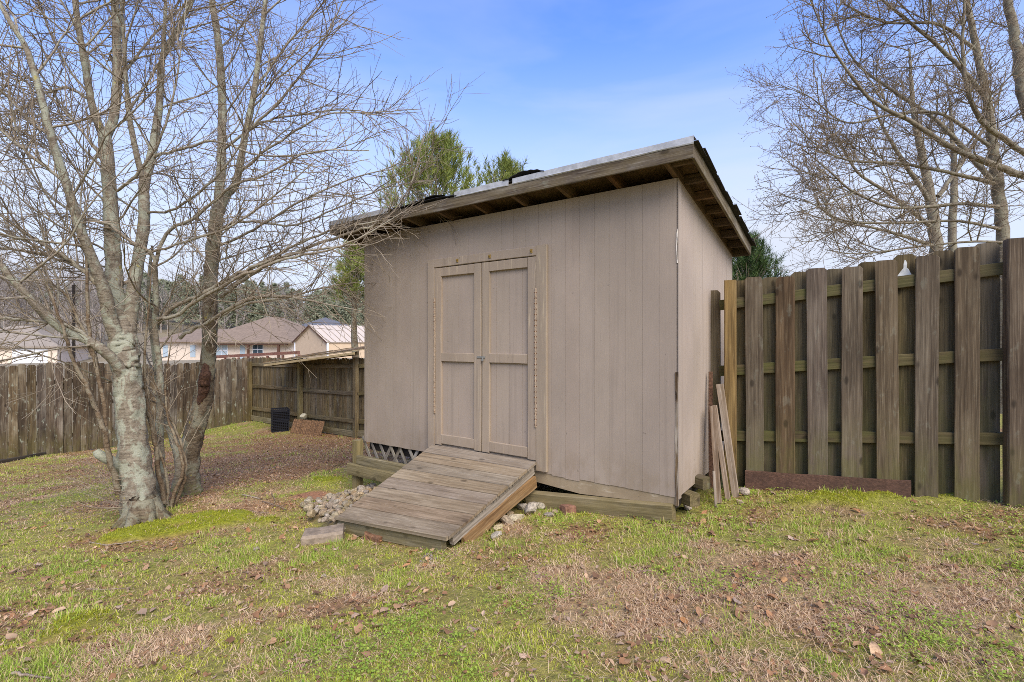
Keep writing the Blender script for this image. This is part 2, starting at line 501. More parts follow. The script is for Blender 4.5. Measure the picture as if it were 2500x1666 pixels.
def rub(x, y):
    s_ = (x - C0.x) * LEFT.x + (y - C0.y) * LEFT.y; o_ = (x - C0.x) * OUT.x + (y - C0.y) * OUT.y
    j = 0.2 * (fbm(x * 5, y * 5, 7, 3) - .5)
    return smooth(DS1 - 0.1, DS1, s_) * smooth(FLEN + 0.12, FLEN - 0.1, s_ + j) * smooth(0.0, 0.12, o_) * smooth(0.06, -0.06, o_ - 1.18 + 0.38 * (s_ - DS1) + j)

def clay(x, y):
    return smooth(0.5, 0.8, blob(x, y, 765, 1210, 0.28, 1.5) * (0.6 + 0.8 * fbm(x * 4, y * 4, 77, 3)))

def build_ground():
    # fine grid near, coarse far: one sheet
    def axis(lo, hi, step0, centre, grow, fine):
        a = [centre]
        s = step0
        while a[-1] < hi:
            if a[-1] - centre > fine: s *= grow
            a.append(a[-1] + s)
        b = [centre]; s = step0
        while b[-1] > lo:
            if centre - b[-1] > fine: s *= grow
            b.append(b[-1] - s)
        return np.array(sorted(set(b[1:] + a)))
    xs = axis(-1400, 1400, 0.06, -1.5, 1.09, 6.5); ys = axis(-300, 1800, 0.06, 4.0, 1.09, 6.5)
    X, Y = np.meshgrid(xs, ys)
    Z = gz(X, Y)
    r = np.hypot(X, Y)
    g, d, l, mo = cover(X, Y)
    cl = clay(X, Y)
    fine = (fbm(X * 9, Y * 9, 5, 3) - 0.5) * 0.02 * (1 - smooth(8, 12, r)) + 0.05 * mo
    sq = (X - C0.x) * LEFT.x + (Y - C0.y) * LEFT.y
    Z = Z + fine + 0.09 * rub(X, Y) * np.clip(1 - (sq - DS1) / 1.2, 0, 1) * (1 - smooth(7, 8, r))
    soil = np.array(lin(152, 124, 90)[:3]); th = np.array(lin(186, 156, 116)[:3]); gr = np.array(lin(148, 150, 62)[:3])
    li = np.array(lin(156, 112, 72)[:3]); ms = np.array(lin(146, 150, 40)[:3]); cc = np.array(lin(168, 122, 90)[:3])
    e = lambda a: a[..., None]
    c = soil * np.ones(X.shape + (1,))
    c = c * (1 - e(d) * 0.7) + th * e(d) * 0.7
    c = c * (1 - e(g) * 0.75) + gr * e(g) * 0.75
    c = c * (1 - e(l) * 0.7) + li * e(l) * 0.7
    c = c * (1 - e(mo)) + ms * e(mo)
    c = c * (1 - e(cl)) + cc * e(cl)
    ru = rub(X, Y) * (1 - smooth(7, 8, r))
    c = c * (1 - e(ru)) + np.array(lin(132, 112, 86)[:3]) * e(ru)
    far = smooth(14, 20, r)
    fc = np.array(lin(150, 138, 112)[:3]) * (0.8 + 0.4 * e(fbm(X * 0.1, Y * 0.1, 9, 3)))
    c = c * (1 - e(far)) + fc * e(far)
    ny, nx = X.shape
    i = np.arange(ny * nx).reshape(ny, nx)
    q = np.stack([i[:-1, :-1], i[:-1, 1:], i[1:, 1:], i[1:, :-1]], -1).reshape(-1, 4)
    o = mesh_obj("lawn_ground", np.stack([X, Y, Z], -1).reshape(-1, 3), [q], M_ground, None, None, True, c.reshape(-1, 3))
    tag(o, "patchy winter lawn sloping down away from the shed", "lawn", None, "structure")
build_ground()

# ------------------------------------------------------------------ the shed
Z_SID, Z_TOP = -1.14, 1.205          # bottom of the siding, top of the front wall
SLOPE = 0.165
zr = lambda t: 1.212 - SLOPE * t     # underside of the rafters, t metres behind the front wall
shed = thing("garden_shed", S(FLEN / 2, -SDEP / 2, Z_SID), "taupe painted wooden shed with double doors and slanted roof", "shed")

def panel(name, parent, mat, s0, s1, o0, o1, z0, z1, z1b=None, ch=0.0):
    """box in shed axes; z1b: top height at s1"""
    z1b = z1 if z1b is None else z1b
    v = [S(s0, o0, z0), S(s1, o0, z0), S(s1, o1, z0), S(s0, o1, z0), S(s0, o0, z1), S(s1, o0, z1b), S(s1, o1, z1b), S(s0, o1, z1)]
    f = np.array([(0, 3, 2, 1), (4, 5, 6, 7), (0, 1, 5, 4), (1, 2, 6, 5), (2, 3, 7, 6), (3, 0, 4, 7)])
    return mesh_obj(name, [tuple(p) for p in v], [f], mat, parent, S((s0 + s1) / 2, (o0 + o1) / 2, z0))

def tpanel(name, parent, mat, t0, t1, u0, u1, z0, za, zb):
    """box along the side: t back from the front, u outwards (to the right-hand side), top from za to zb"""
    v = [S(-u, -t, z) for (t, u, z) in ((t0, u0, z0), (t1, u0, z0), (t1, u1, z0), (t0, u1, z0), (t0, u0, za), (t1, u0, zb), (t1, u1, zb), (t0, u1, za))]
    f = np.array([(0, 3, 2, 1), (4, 5, 6, 7), (0, 1, 5, 4), (1, 2, 6, 5), (2, 3, 7, 6), (3, 0, 4, 7)])
    return mesh_obj(name, [tuple(p) for p in v], [f], mat, parent, S(-(u0 + u1) / 2, -(t0 + t1) / 2, z0))

fw = panel("front_wall", shed, M_siding, 0.004, FLEN - 0.004, -0.04, -0.0022, Z_SID + 0.004, Z_TOP - 0.003)
GW = 0.134
k = 0; s = 0.0
rr = random.Random(5)
while s < FLEN - 0.01:
    s1 = min(s + GW, FLEN)
    a, b = s + 0.0007, s1 - 0.0007
    if s1 >= FLEN: b = FLEN
    if s == 0.0: a = 0.0
    zb = Z_SID + (rr.uniform(-0.012, 0.006) if s < 1.2 else rr.uniform(-0.002, 0.002))
    if b <= DS0 or a >= DS1:
        panel("siding_board", fw, M_siding, a, b, -0.0022, 0, zb, Z_TOP)
    else:
        if a < DS0: panel("siding_board", fw, M_siding, a, DS0, -0.0022, 0, zb, Z_TOP); a = DS0
        if b > DS1: panel("siding_board", fw, M_siding, DS1, b, -0.0022, 0, zb, Z_TOP); b = DS1
        panel("siding_board", fw, M_siding, a, b, -0.0022, 0, DZ1 + 0.004, Z_TOP)
    s = s1
sw = tpanel("side_wall", shed, M_side, 0.042, SDEP, -0.04, -0.010, Z_SID + 0.004, Z_TOP - 0.01, Z_TOP - SLOPE * SDEP - 0.003)
t = 0.0
while t < SDEP - 0.01:
    t1 = min(t + 0.2, SDEP)
    tpanel("siding_board", sw, M_side, t + (0.0 if t == 0 else 0.0012), t1 - 0.0012, -0.010, 0.001, Z_SID, Z_TOP - SLOPE * t, Z_TOP - SLOPE * t1)
    t = t1
v = []
panel("back_wall", shed, M_side, 0.04, FLEN, -SDEP, -SDEP + 0.03, Z_SID, Z_TOP - SLOPE * SDEP - 0.002)
tpanel("end_wall", shed, M_side, 0.042, SDEP - 0.032, -FLEN + 0.001, -FLEN + 0.03, Z_SID, Z_TOP - 0.01, Z_TOP - SLOPE * SDEP)
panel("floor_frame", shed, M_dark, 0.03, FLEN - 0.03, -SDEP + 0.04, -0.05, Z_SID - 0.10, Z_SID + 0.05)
# weathered corner strip and rotten crack
tpanel("corner_strip", shed, M_side, -0.004, 0.052, 0.002, 0.010, Z_SID - 0.01, Z_TOP - 0.03, Z_TOP - 0.04)
M_rot = timber("rotten_edge", lin(70, 54, 40), lin(110, 92, 72), lin(206, 196, 180), None, stain=1.0)
board("rotten_corner_edge", shed, M_rot, S(0.006, 0.004, Z_SID - 0.06), UP, LEFT, 0.98, 0.02, 0.007, segs=10, jit=0.0025)
board("peeled_paint_edge", shed, flat("bare_pale_wood", lin(222, 212, 196), 0.9, 0, 30, 0.1), S(0.003, 0.003, 0.58), UP, LEFT, 0.25, 0.005, 0.004, segs=8, jit=0.0018)

# doors
def tb(name, parent, mat, s0, s1, z0, z1, o=0.013, T=0.026, vert=True):
    """trim board flat against the front wall"""
    if vert: return board(name, parent, mat, S((s0 + s1) / 2, o, z0), UP, LEFT, z1 - z0, s1 - s0, T, ch=0.004)
    return board(name, parent, mat, S(s0, o, (z0 + z1) / 2), LEFT, UP, s1 - s0, z1 - z0, T, ch=0.004)
for (a, b, hinge_s, zt, zb_) in ((DS0, 1.823, DS0, 0.47, -0.74), (1.829, DS1, DS1, 0.45, -0.72)):
    dp = panel("door", shed, M_siding, a + 0.004, b - 0.004, -0.003, -0.001, DZ0 + 0.01, DZ1 - 0.004)
    n = 4; w = (b - a - 0.02) / n
    for i in range(n):
        panel("door_panel_board", dp, M_siding, a + 0.01 + i * w + 0.002, a + 0.01 + (i + 1) * w - 0.002, -0.001, 0.001, DZ0 + 0.012, DZ1 - 0.006)
    sw_ = 0.089
    tb("stile", dp, M_trim, a + 0.003, a + sw_, DZ0, DZ1 - 0.003)
    tb("stile", dp, M_trim, b - sw_, b - 0.003, DZ0, DZ1 - 0.003)
    tb("rail", dp, M_trim, a + sw_ + 0.002, b - sw_ - 0.002, DZ1 - 0.092, DZ1 - 0.004, vert=False)
    tb("rail", dp, M_trim, a + sw_ + 0.002, b - sw_ - 0.002, -0.192, -0.106, vert=False)
    tb("rail", dp, M_trim, a + sw_ + 0.002, b - sw_ - 0.002, DZ0 + 0.012, DZ0 + 0.105, vert=False)
    sg = -1 if hinge_s == DS0 else 1
    board("hinge", dp, M_rust, S(hinge_s, 0.030, zb_), UP, LEFT, zt - zb_, 0.026, 0.004, ch=0.001)
    # hinge knuckle and screw heads
    kz = zb_ + 0.02
    vv = []; ff = []
    while kz < zt - 0.01:
        for ds in (-0.009, 0.009):
            b0 = len(vv)
            for (dx, dz) in ((-0.004, -0.004), (0.004, -0.004), (0.004, 0.004), (-0.004, 0.004)):
                vv.append(tuple(S(hinge_s + ds + dx, 0.0335, kz + dz)))
            ff.append((b0, b0 + 1, b0 + 2, b0 + 3))
        kz += 0.048
    tag(mesh_obj("hinge_screws", vv, [np.array(ff)], M_screw, dp), kind="stuff")
    board("hinge_knuckle", dp, M_rust, S(hinge_s, 0.034, zb_), UP, LEFT, zt - zb_, 0.009, 0.009, ch=0.003)
tb("door_casing", shed, M_trim, DS0 - 0.110, DS0 - 0.004, -1.115, 0.842, o=0.0155, T=0.031)
tb("door_casing", shed, M_trim, DS1 + 0.004, DS1 + 0.095, -1.075, 0.842, o=0.0155, T=0.031)
tb("door_head", shed, M_trim, DS0 - 0.002, DS1 + 0.002, DZ1 + 0.004, DZ1 + 0.088, o=0.0155, T=0.031, vert=False)
tb("door_sill", shed, M_trim, DS0 + 0.002, DS1 - 0.002, DZ0 - 0.10, DZ0 - 0.006, o=0.006, T=0.01, vert=False)
for s_ in (1.26, 1.72, 2.12):
    b_ = board("hook_bracket", shed, M_brass, S(s_, 0.034, DZ1 + 0.03), UP, LEFT, 0.032, 0.024, 0.006, ch=0.002)
    board("hook", b_, M_brass, S(s_, 0.038, DZ1 + 0.046), OUT + UP * 0.4, LEFT, 0.016, 0.007, 0.007, ch=0.002)
hs = board("hasp", shed, M_steel, S(1.875, 0.029, -0.142), -LEFT, UP, 0.095, 0.02, 0.005, ch=0.0015)
board("staple", hs, M_steel, S(1.805, 0.032, -0.158), UP, LEFT, 0.032, 0.010, 0.018, ch=0.003)
board("padlock", hs, M_steel, S(1.80, 0.042, -0.176), UP, LEFT, 0.022, 0.022, 0.012, ch=0.004)

# roof: rafters, deck, fascia, drip edge, shingles
OF, OL, OR_, OB = 0.222, 0.33, 0.172, 0.05
def along_t(name, parent, mat, s, t0, t1, zoff, W, T):
    a = S(s, -t0, zr(t0) + zoff); b = S(s, -t1, zr(t1) + zoff)
    return board(name, parent, mat, a, b - a, LEFT, (b - a).length, W, T)
roof = mesh_obj("roof_deck", [tuple(S(s, -t, zr(t) + h)) for h in (0.089, 0.101) for (s, t) in ((-OR_ + 0.003, -OF + 0.003), (FLEN + OL - 0.003, -OF + 0.003), (FLEN + OL - 0.003, SDEP + OB), (-OR_ + 0.003, SDEP + OB))],
                [np.array([(0, 1, 2, 3), (7, 6, 5, 4), (0, 4, 5, 1), (1, 5, 6, 2), (2, 6, 7, 3), (3, 7, 4, 0)])], M_rafter, shed)
s = 0.02
while s < FLEN:
    along_t("rafter", shed, M_rafter, s, -OF + 0.022, SDEP + OB - 0.02, 0.045, 0.038, 0.088)
    s += 0.44
t = -OF + 0.10
while t < SDEP:
    a = S(0.0, -t, zr(t) + 0.05)
    board("lookout", shed, M_rafter, a, -LEFT, UP, OR_ - 0.021, 0.07, 0.036)
    a = S(FLEN, -t, zr(t) + 0.05)
    board("lookout", shed, M_rafter, a, LEFT, UP, OL - 0.021, 0.07, 0.036)
    t += 0.30
FH = 0.104
ff_ = S(-OR_, OF + 0.0, 1.296)
board("front_fascia", shed, M_fascia, ff_, LEFT, UP, FLEN + OL + OR_, FH, 0.02, segs=14, jit=0.002)
for sgn, s_ in ((-1, -OR_ + 0.0105), (1, FLEN + OL - 0.0105)):
    a = S(s_, OF - 0.012, zr(-OF + 0.012) + 0.053); b = S(s_, -SDEP - OB, zr(SDEP + OB) + 0.053)
    board("side_fascia", shed, M_fascia, a, b - a, UP, (b - a).length, FH - 0.004, 0.02, segs=8, jit=0.002)
a = S(-OR_ + 0.02, -SDEP - OB - 0.012, zr(SDEP + OB) + 0.052)
board("back_fascia", shed, M_fascia, a, LEFT, UP, FLEN + OL + OR_ - 0.04, FH, 0.02)
# drip edge: bent metal strip in three lengths; the gaps are torn away
def drip(s0, s1):
    v = []; n = 7
    prof = ((0.012, 1.338), (0.0165, 1.345), (0.014, 1.352), (0.013, 1.392), (-0.06, 1.390))
    for i in range(n):
        s = s0 + (s1 - s0) * i / (n - 1)
        for (o, z) in prof:
            v.append(tuple(S(s, OF + o + rr.uniform(-.0015, .0015), z + rr.uniform(-.002, .002))))
    m = len(prof)
    q = [(i * m + j, i * m + j + 1, (i + 1) * m + j + 1, (i + 1) * m + j) for i in range(n - 1) for j in range(m - 1)]
    o = mesh_obj("drip_edge", v, [np.array(q)], M_metal, shed, S(s0, OF, 1.34))
    md = o.modifiers.new("thick", 'SOLIDIFY'); md.thickness = 0.002
drip(-OR_ - 0.004, 1.32); drip(1.36, 1.98); drip(2.9, FLEN + OL + 0.004)
def felt(s0, s1, z0, lift, seed):
    r = random.Random(seed); n, m = 14, 5
    v = []
    for i in range(n):
        f = i / (n - 1); s = s0 + (s1 - s0) * f
        for j in range(m):
            g = j / (m - 1)
            h = math.sin(math.pi * min(1, f * 1.15)) * lift * (1 - g) + r.uniform(-.004, .004)
            v.append(tuple(S(s, OF + 0.022 - 0.35 * g, z0 + 0.06 * (1 - g) * 0 + h + (zr(-OF + 0.35 * g) - zr(-OF)))))
    q = [(i * m + j, i * m + j + 1, (i + 1) * m + j + 1, (i + 1) * m + j) for i in range(n - 1) for j in range(m - 1)]
    o = mesh_obj("roofing_felt", v, [np.array(q)], M_felt, roof)
    md = o.modifiers.new("thick", 'SOLIDIFY'); md.thickness = 0.004
felt(1.00, 1.42, 1.394, 0.034, 3); felt(1.95, 2.95, 1.358, 0.022, 4); felt(2.1, 2.5, 1.385, 0.02, 6)
# shingles, course by course, a ragged rake edge
crs = 0.14; t = -OF - 0.01; row = 0
shm = [None] * 6
while t < SDEP + OB - 0.05:
    s = -OR_ - 0.03 - rr.uniform(0, 0.028)
    while s < FLEN + OL + 0.02:
        w = 0.30 if s > -OR_ else 0.30 - (row % 2) * 0.12
        e = min(s + w, FLEN + OL + rr.uniform(0.015, 0.035))
        l0 = rr.uniform(0.0, 0.006); cl = rr.uniform(0.002, 0.02) if s < -OR_ else 0.0
        z0 = 0.1035 + 0.0005
        v = []
        for (ss, tt, zz) in ((s, t, z0 + 0.012 + l0 - cl), (e, t, z0 + 0.012 + l0), (e, t + crs * 1.55, z0 + 0.002), (s, t + crs * 1.55, z0 + 0.002 - cl * 0.5)):
            v.append(tuple(S(ss, -tt, zr(tt) + zz)))
        for p in list(v): v.append((p[0], p[1], p[2] + 0.005))
        mesh_obj("shingle", v, [np.array([(0, 1, 2, 3), (7, 6, 5, 4), (0, 4, 5, 1), (1, 5, 6, 2), (2, 6, 7, 3), (3, 7, 4, 0)])], M_shingle, roof)
        s = e + 0.004
    t += crs; row += 1

# underpinning: peeling skirt, beams, corner post, boards, lattice
sk = [S(-0.0, 0.002, Z_SID + 0.01), S(1.25, 0.002, Z_SID + 0.012), S(1.25, 0.002, Z_SID - 0.085), S(0.8, 0.002, Z_SID - 0.115), S(0.0, 0.002, Z_SID - 0.055)]
sk2 = [p - OUT * 0.02 for p in sk]
mesh_obj("skirt_board", [tuple(p - OUT * 0.008) for p in sk] + [tuple(p - OUT * 0.008) for p in sk2], [np.array([(4, 3, 2, 1, 0), (5, 6, 7, 8, 9)]), np.array([(0, 1, 6, 5), (1, 2, 7, 6), (2, 3, 8, 7), (3, 4, 9, 8), (4, 0, 5, 9)])], M_skirt, shed)
a = S(0.03, 0.0, -1.255); b = S(1.30, 0.02, -1.38)
board("foundation_beam", shed, M_beam, a, b - a, UP, (b - a).length, 0.13, 0.09, segs=8, jit=0.003, ch=0.008)
board("corner_post", shed, M_beam, S(FLEN + 0.03, 0.07, -1.72), UP, LEFT, 0.60, 0.09, 0.09, ch=0.006)
board("corner_post", shed, M_beam, S(FLEN + 0.03, -SDEP + 0.1, -1.78), UP, LEFT, 0.64, 0.09, 0.09, ch=0.006)
a = S(2.3, 0.150, -1.435)
board("skirt_timber", shed, M_beam, a, LEFT, UP, FLEN - 2.3 + 0.09, 0.125, 0.045, ch=0.006, segs=6, jit=0.002)
a = S(2.3, 0.10, -1.33)
board("skirt_timber", shed, M_beam, a, LEFT, UP, FLEN - 2.3 - 0.02, 0.10, 0.05, ch=0.006, segs=6, jit=0.002)
lat = panel("lattice", shed, M_lattice, 2.32, FLEN - 0.03, -0.09, -0.075, -1.30, -1.285)
for i, s_ in enumerate(np.arange(2.40, FLEN - 0.05, 0.15)):
    d = (LEFT * -0.62 + UP).normalized() if i % 5 in (0, 1) else (LEFT * 0.62 + UP).normalized()
    board("lattice_slat", lat, M_lattice, S(s_, -0.02, -1.40), d, LEFT, 0.36, 0.036, 0.008, ch=0.001)
    if i % 3 != 1: board("lattice_slat", lat, M_lattice, S(s_ + 0.04, -0.031, -1.40), (LEFT * 0.62 * (1 if i % 5 in (0, 1) else -1) + UP).normalized(), LEFT, 0.36, 0.036, 0.008, ch=0.001)
for (s_, o_) in ((0.15, -0.9), (0.15, -1.7), (1.8, -0.5), (1.8, -1.5)):
    board("pier", shed, M_beam, S(s_, o_, -1.75), UP, LEFT, 0.52, 0.09, 0.09)

# ------------------------------------------------------------------ ramp
ramp = thing("ramp", S(1.82, 1.1, -1.45), "grey decking ramp sloping from the shed doors to the lawn", "ramp")
zt = lambda s, o: -1.035 + (o - 0.03) / 1.12 * (-(0.295 + 0.115 * (s - DS0) / (DS1 - DS0)))
nb = 8; L_r = 1.12; bw = L_r / nb
for i in range(nb):
    o0 = 0.035 + i * bw + 0.005; o1 = 0.035 + (i + 1) * bw - 0.005
    v = []
    prof = [(o0, 0.0), (o0 + 0.004, 0.003)]
    om = (o0 + o1) / 2
    prof += [(om - 0.006, 0.003), (om - 0.003, -0.004), (om + 0.003, -0.004), (om + 0.006, 0.003), (o1 - 0.004, 0.003), (o1, 0.0), (o1, -0.022), (o0, -0.022)]
    ss = np.linspace(DS0 - 0.012 + rr.uniform(-.004, .004), DS1 + 0.012 + rr.uniform(-.004, .004), 7)
    for s in ss:
        jz = rr.uniform(-.0015, .0015)
        for (o, z) in prof: v.append(tuple(S(s, o, zt(s, o) + z + jz)))
    n = len(prof); q = [(j + i2 * n, (j + 1) % n + i2 * n, (j + 1) % n + (i2 + 1) * n, j + (i2 + 1) * n) for i2 in range(6) for j in range(n)]
    cap = [list(range(n - 1, -1, -1)), [6 * n + j for j in range(n)]]
    mid = S(DS0, om, zt(DS0, om))
    m4 = frame(mid, LEFT, OUT); inv = m4.inverted()
    lv = [tuple(inv @ Vector(p)) for p in v]
    o = bpy.data.objects.new("decking_board", np_mesh("decking_board", lv, [np.array(q), np.array(cap)], M_deck))
    link(o, ramp, m4)
a = S(DS0 - 0.014, 1.168, zt(DS0, 1.15) - 0.005); b = S(DS1 + 0.014, 1.168, zt(DS1, 1.15) - 0.005)
board("nosing_board", ramp, M_deck, a, b - a, UP, (b - a).length, 0.03, 0.022, segs=6)
a = S(DS0 + 0.06, 1.12, zt(DS0, 1.12) - 0.085); b = S(DS1 + 0.02, 1.12, zt(DS1, 1.12) - 0.085)
board("front_beam", ramp, M_beam, a, b - a, UP, (b - a).length, 0.12, 0.05, segs=6, jit=0.003, ch=0.008)
for i, s_ in enumerate((DS0 + 0.02, (DS0 + DS1) / 2, DS1 - 0.03)):
    a = S(s_, 0.05, zt(s_, 0.05) - 0.066); b = S(s_, 1.09, zt(s_, 1.09) - 0.06)
    board("joist", ramp, M_lattice if i == 0 else M_beam, a, b - a, UP, (b - a).length, 0.085, 0.038, segs=6, jit=0.003)
a = S(DS0 + 0.0, 0.04, -1.21); b = S(DS0 + 0.0, 0.98, -1.44)
board("split_joist", ramp, M_orange, a, b - a, UP, (b - a).length, 0.10, 0.036, segs=8, jit=0.006)
# worn ends of the boards: frayed splinters under the edge
vv = []; ff = []
for i in range(70):
    o = rr.uniform(0.06, 1.14); s = DS0 - 0.013
    p = S(s, o, zt(DS0, o) - 0.02); q = p + OUT * rr.uniform(-.006, .006) - UP * rr.uniform(0.008, 0.03) + LEFT * rr.uniform(0, .012)
    w = OUT * rr.uniform(0.002, 0.006)
    b0 = len(vv); vv += [tuple(p - w), tuple(p + w), tuple(q), tuple(p + LEFT * 0.006)]
    ff += [(b0, b0 + 1, b0 + 2), (b0 + 1, b0 + 3, b0 + 2), (b0 + 3, b0, b0 + 2)]
tag(mesh_obj("splinters", vv, [np.array(ff)], M_lattice, ramp), kind="stuff")

# ------------------------------------------------------------------ shadow-box fence on the right
def FQ(u, o, z):
    p = F0 + FD * u + FN * o
    return Vector((p.x, p.y, EYE + z))
rf = thing("board_fence", FQ(0.9, 0, -1.15), "brown shadow-box fence of spaced dog-eared boards beside the shed", "fence")
ztop = lambda u: 0.512 + 0.108 * u
for i in range(-1, 12):
    u = 0.074 + 0.228 * i
    if u > 2.75: break
    zt_ = ztop(u) + rr.uniform(-0.005, 0.03) - (0.06 if i == -1 else 0)
    g = float(gz(FQ(u, 0, 0).x, FQ(u, 0, 0).y)) - EYE
    z0 = g - 0.02
    if i == 7: u += 0.015
    board("back_board", rf, M_fence_back, FQ(u, -0.030, z0), UP + FD * rr.uniform(-.004, .004), FD, zt_ - z0, 0.14, 0.018, ear=0.025)
for i in range(0, 7):
    u = 0.188 + 0.228 * i
    g = float(gz(FQ(u, 0, 0).x, FQ(u, 0, 0).y)) - EYE
    z0 = g + 0.055 if i < 5 else g - 0.015
    z1 = ztop(u) + rr.uniform(-0.018, 0.022)
    board("front_board", rf, M_fence, FQ(u, 0.030, z0), UP + FD * rr.uniform(-.008, .008), FD, z1 - z0, 0.138 + rr.uniform(-.004, .004), 0.019, ear=0.018, segs=8, jit=0.0018)
for (za, sl) in ((0.335, 0.106), (-0.245, 0.09), (-0.815, 0.076)):
    a = FQ(-0.09, 0, za - 0.09 * sl); b = FQ(1.86, 0, za + 1.86 * sl)
    board("fence_rail", rf, M_rail, a, b - a, UP, (b - a).length, 0.088, 0.038, segs=8, jit=0.002)
board("post", rf, M_newpost, FQ(0.0, 0.069, -1.30), UP, FD, 1.83, 0.094, 0.094, ch=0.006)
board("post", rf, M_fence, FQ(1.835, 0.05, -1.18), UP, FD, 1.895, 0.16, 0.10, ch=0.008, segs=8, jit=0.002)
for u in (2.03, 2.26, 2.49):
    board("front_board", rf, M_fence, FQ(u, 0.030, -1.16), UP, FD, 1.16 + ztop(u), 0.138, 0.019, ear=0.018)
for (za, sl) in ((0.335, 0.106), (-0.245, 0.09), (-0.815, 0.076)):
    a = FQ(1.87, 0, za + 1.87 * sl); b = FQ(2.6, 0, za + 2.6 * sl)
    board("fence_rail", rf, M_rail, a, b - a, UP, (b - a).length, 0.088, 0.038)
# paint splash on the back board
m_ps = flat("white_splash", lin(206, 206, 198), 0.8, 0, 25, 0.2)
r5 = random.Random(3); pts = [(0, 0)]
for (x_, z_) in ((-.048, -.03), (-.02, -.036), (.02, -.034), (.046, -.03), (.04, -.012), (.026, .006), (.02, .026), (.010, .04), (.012, .07), (.004, .095), (-.004, .10), (-.010, .066), (-.008, .04), (-.02, .024), (-.03, .006), (-.042, -.014)):
    pts.append((x_ + r5.uniform(-.003, .003), z_ + r5.uniform(-.003, .003)))
cu = 0.074 + 0.228 * 5
vsp = [tuple(FQ(cu + x, -0.0205, 0.53 + z)) for (x, z) in pts]
mesh_obj("paint_splash", vsp, [np.array([(0, 1 + k, 1 + (k + 1) % 16) for k in range(16)])], m_ps, rf)

# particle board along its foot
def osb_mat():
    m = NT("strand_board")
    v = m.n("ShaderNodeTexVoronoi"); v.inputs["Scale"].default_value = 1.0; m.l(m.coord("Object", (60, 60, 110)), v.inputs["Vector"])
    n = m.noise(m.coord("Object", (45, 45, 160)), 1.0, 4, 0.7, 2.0)
    c = m.mix(m.rng(v.outputs["Color"], 0.2, 0.8), lin(86, 63, 50), lin(106, 78, 62))
    c = m.mix(m.math('MULTIPLY', m.rng(n, 0.58, 0.72), 0.6), c, lin(158, 128, 104))
    c = m.mix(m.rng(m.noise(m.coord("Object"), 5, 4), 0.40, 0.7), c, m.mix(0.4, c, lin(60, 46, 38)))
    m.col(c); m.bump(n, 0.5, 0.004); return m.m
ob = []
us = np.linspace(0.115, 1.235, 9)
for dz_, top in ((0, 0), (1, 1)):
    for oo in (0.047, 0.060):
        for u in us:
            g = float(gz(FQ(u, .05, 0).x, FQ(u, .05, 0).y)) - EYE
            z = g - 0.02 if not top else (-1.10 + 0.052 * u + rr.uniform(-.003, .003))
            ob.append(tuple(FQ(u, oo, z)))
n = 9; B, Tq = 0, 2 * n
q = []
for i in range(n - 1):
    q += [(n + i, n + i + 1, Tq + n + i + 1, Tq + n + i), (i + 1, i, Tq + i, Tq + i + 1), (Tq + i, Tq + n + i, Tq + n + i + 1, Tq + i + 1)]
q += [(0, n, Tq + n, Tq), (2 * n - 1, n - 1, Tq + n - 1, Tq + 2 * n - 1)]
tag(mesh_obj("particle_board", ob, [np.array(q)], osb_mat(), None, FQ(0.6, 0.05, -1.2)), "long dark brown strand board propped along the foot of the fence", "board")

# planks leaning in the corner, and the crib blocks
def stick(name, px0, py0, y0, px1, py1, y1, W, T, mat, label, cat, wd=None, **kw):
    a = P(px0, py0, y0); b = P(px1, py1, y1)
    o = board(name, None, mat, a, b - a, wd or FD, (b - a).length, W, T, **kw)
    return tag(o, label, cat)
stick("plank", 1799, 1232, 4.02, 1757, 938, 4.13, 0.058, 0.034, M_plank, "tallest tan plank leaning against the fence post by the shed", "plank", segs=5)
stick("plank", 1779, 1230, 3.98, 1744, 990, 4.09, 0.040, 0.03, M_plank, "middle weathered plank leaning between the shed corner and fence post", "plank", segs=5)
stick("plank", 1755, 1228, 3.93, 1739, 992, 4.04, 0.042, 0.018, M_plank, "pale narrow plank leaning closest to the shed wall", "plank", segs=5)
stick("splintered_strip", 1749, 1250, 3.86, 1743, 1150, 3.93, 0.020, 0.012, M_plank, "thin splintered wood strip at the foot of the leaning planks", "wood strip")
stick("rusty_strip", 1736, 1190, 4.10, 1735, 908, 4.22, 0.034, 0.02, flat("rusty_brown", lin(98, 72, 54), 0.9, 0.1, 60, 0.5), "tall narrow rusty brown strip standing against the shed side", "strip")
blk = lambda px, py, Y, d, lab: tag(board("timber_block", None, M_leftback, P(px, py, Y), d, UP, 0.34, 0.095, 0.095, ch=0.008), lab, "timber block")
blk(1697, 1222, 3.70, (Vector((-0.35, 0.9, -0.02))), "mossy timber block lying lowest under the shed corner")
blk(1725, 1181, 3.93, (Vector((-0.5, 0.8, 0.0))), "mossy timber block wedged higher under the shed side wall")
# ------------------------------------------------------------------ privacy fence on the left and back
g_at = lambda p: float(gz(p.x, p.y))
lf = thing("privacy_fence", Vector((-9, 12, g_at(Vector((-9, 12, 0))))), "grey weathered solid dog-eared fence behind the tree", "fence")
ld = (LB - LA).normalized(); ln = Vector((ld.y, -ld.x, 0))
u = -1.6; tot = (LB - LA).length
while u < tot:
    w = 0.142
    p = LA + ld * (u + w / 2); z0 = g_at(p) - 0.01 + (0.03 if rr.random() < 0.3 else 0)
    zt_ = EYE - 0.50 + 0.02 * u / tot + rr.uniform(-0.03, 0.025) + 0.05 * math.sin(u * 1.7)
    zt_ = max(zt_, z0 + 1.62)
    board("fence_board", lf, M_left, Vector((p.x, p.y, z0)) + ln * rr.uniform(-.006, .006), UP + ld * rr.uniform(-.008, .008), ld, zt_ - z0, w - rr.uniform(0.003, 0.010), 0.018, ear=0.03, rough_end=0.004)
    u += w
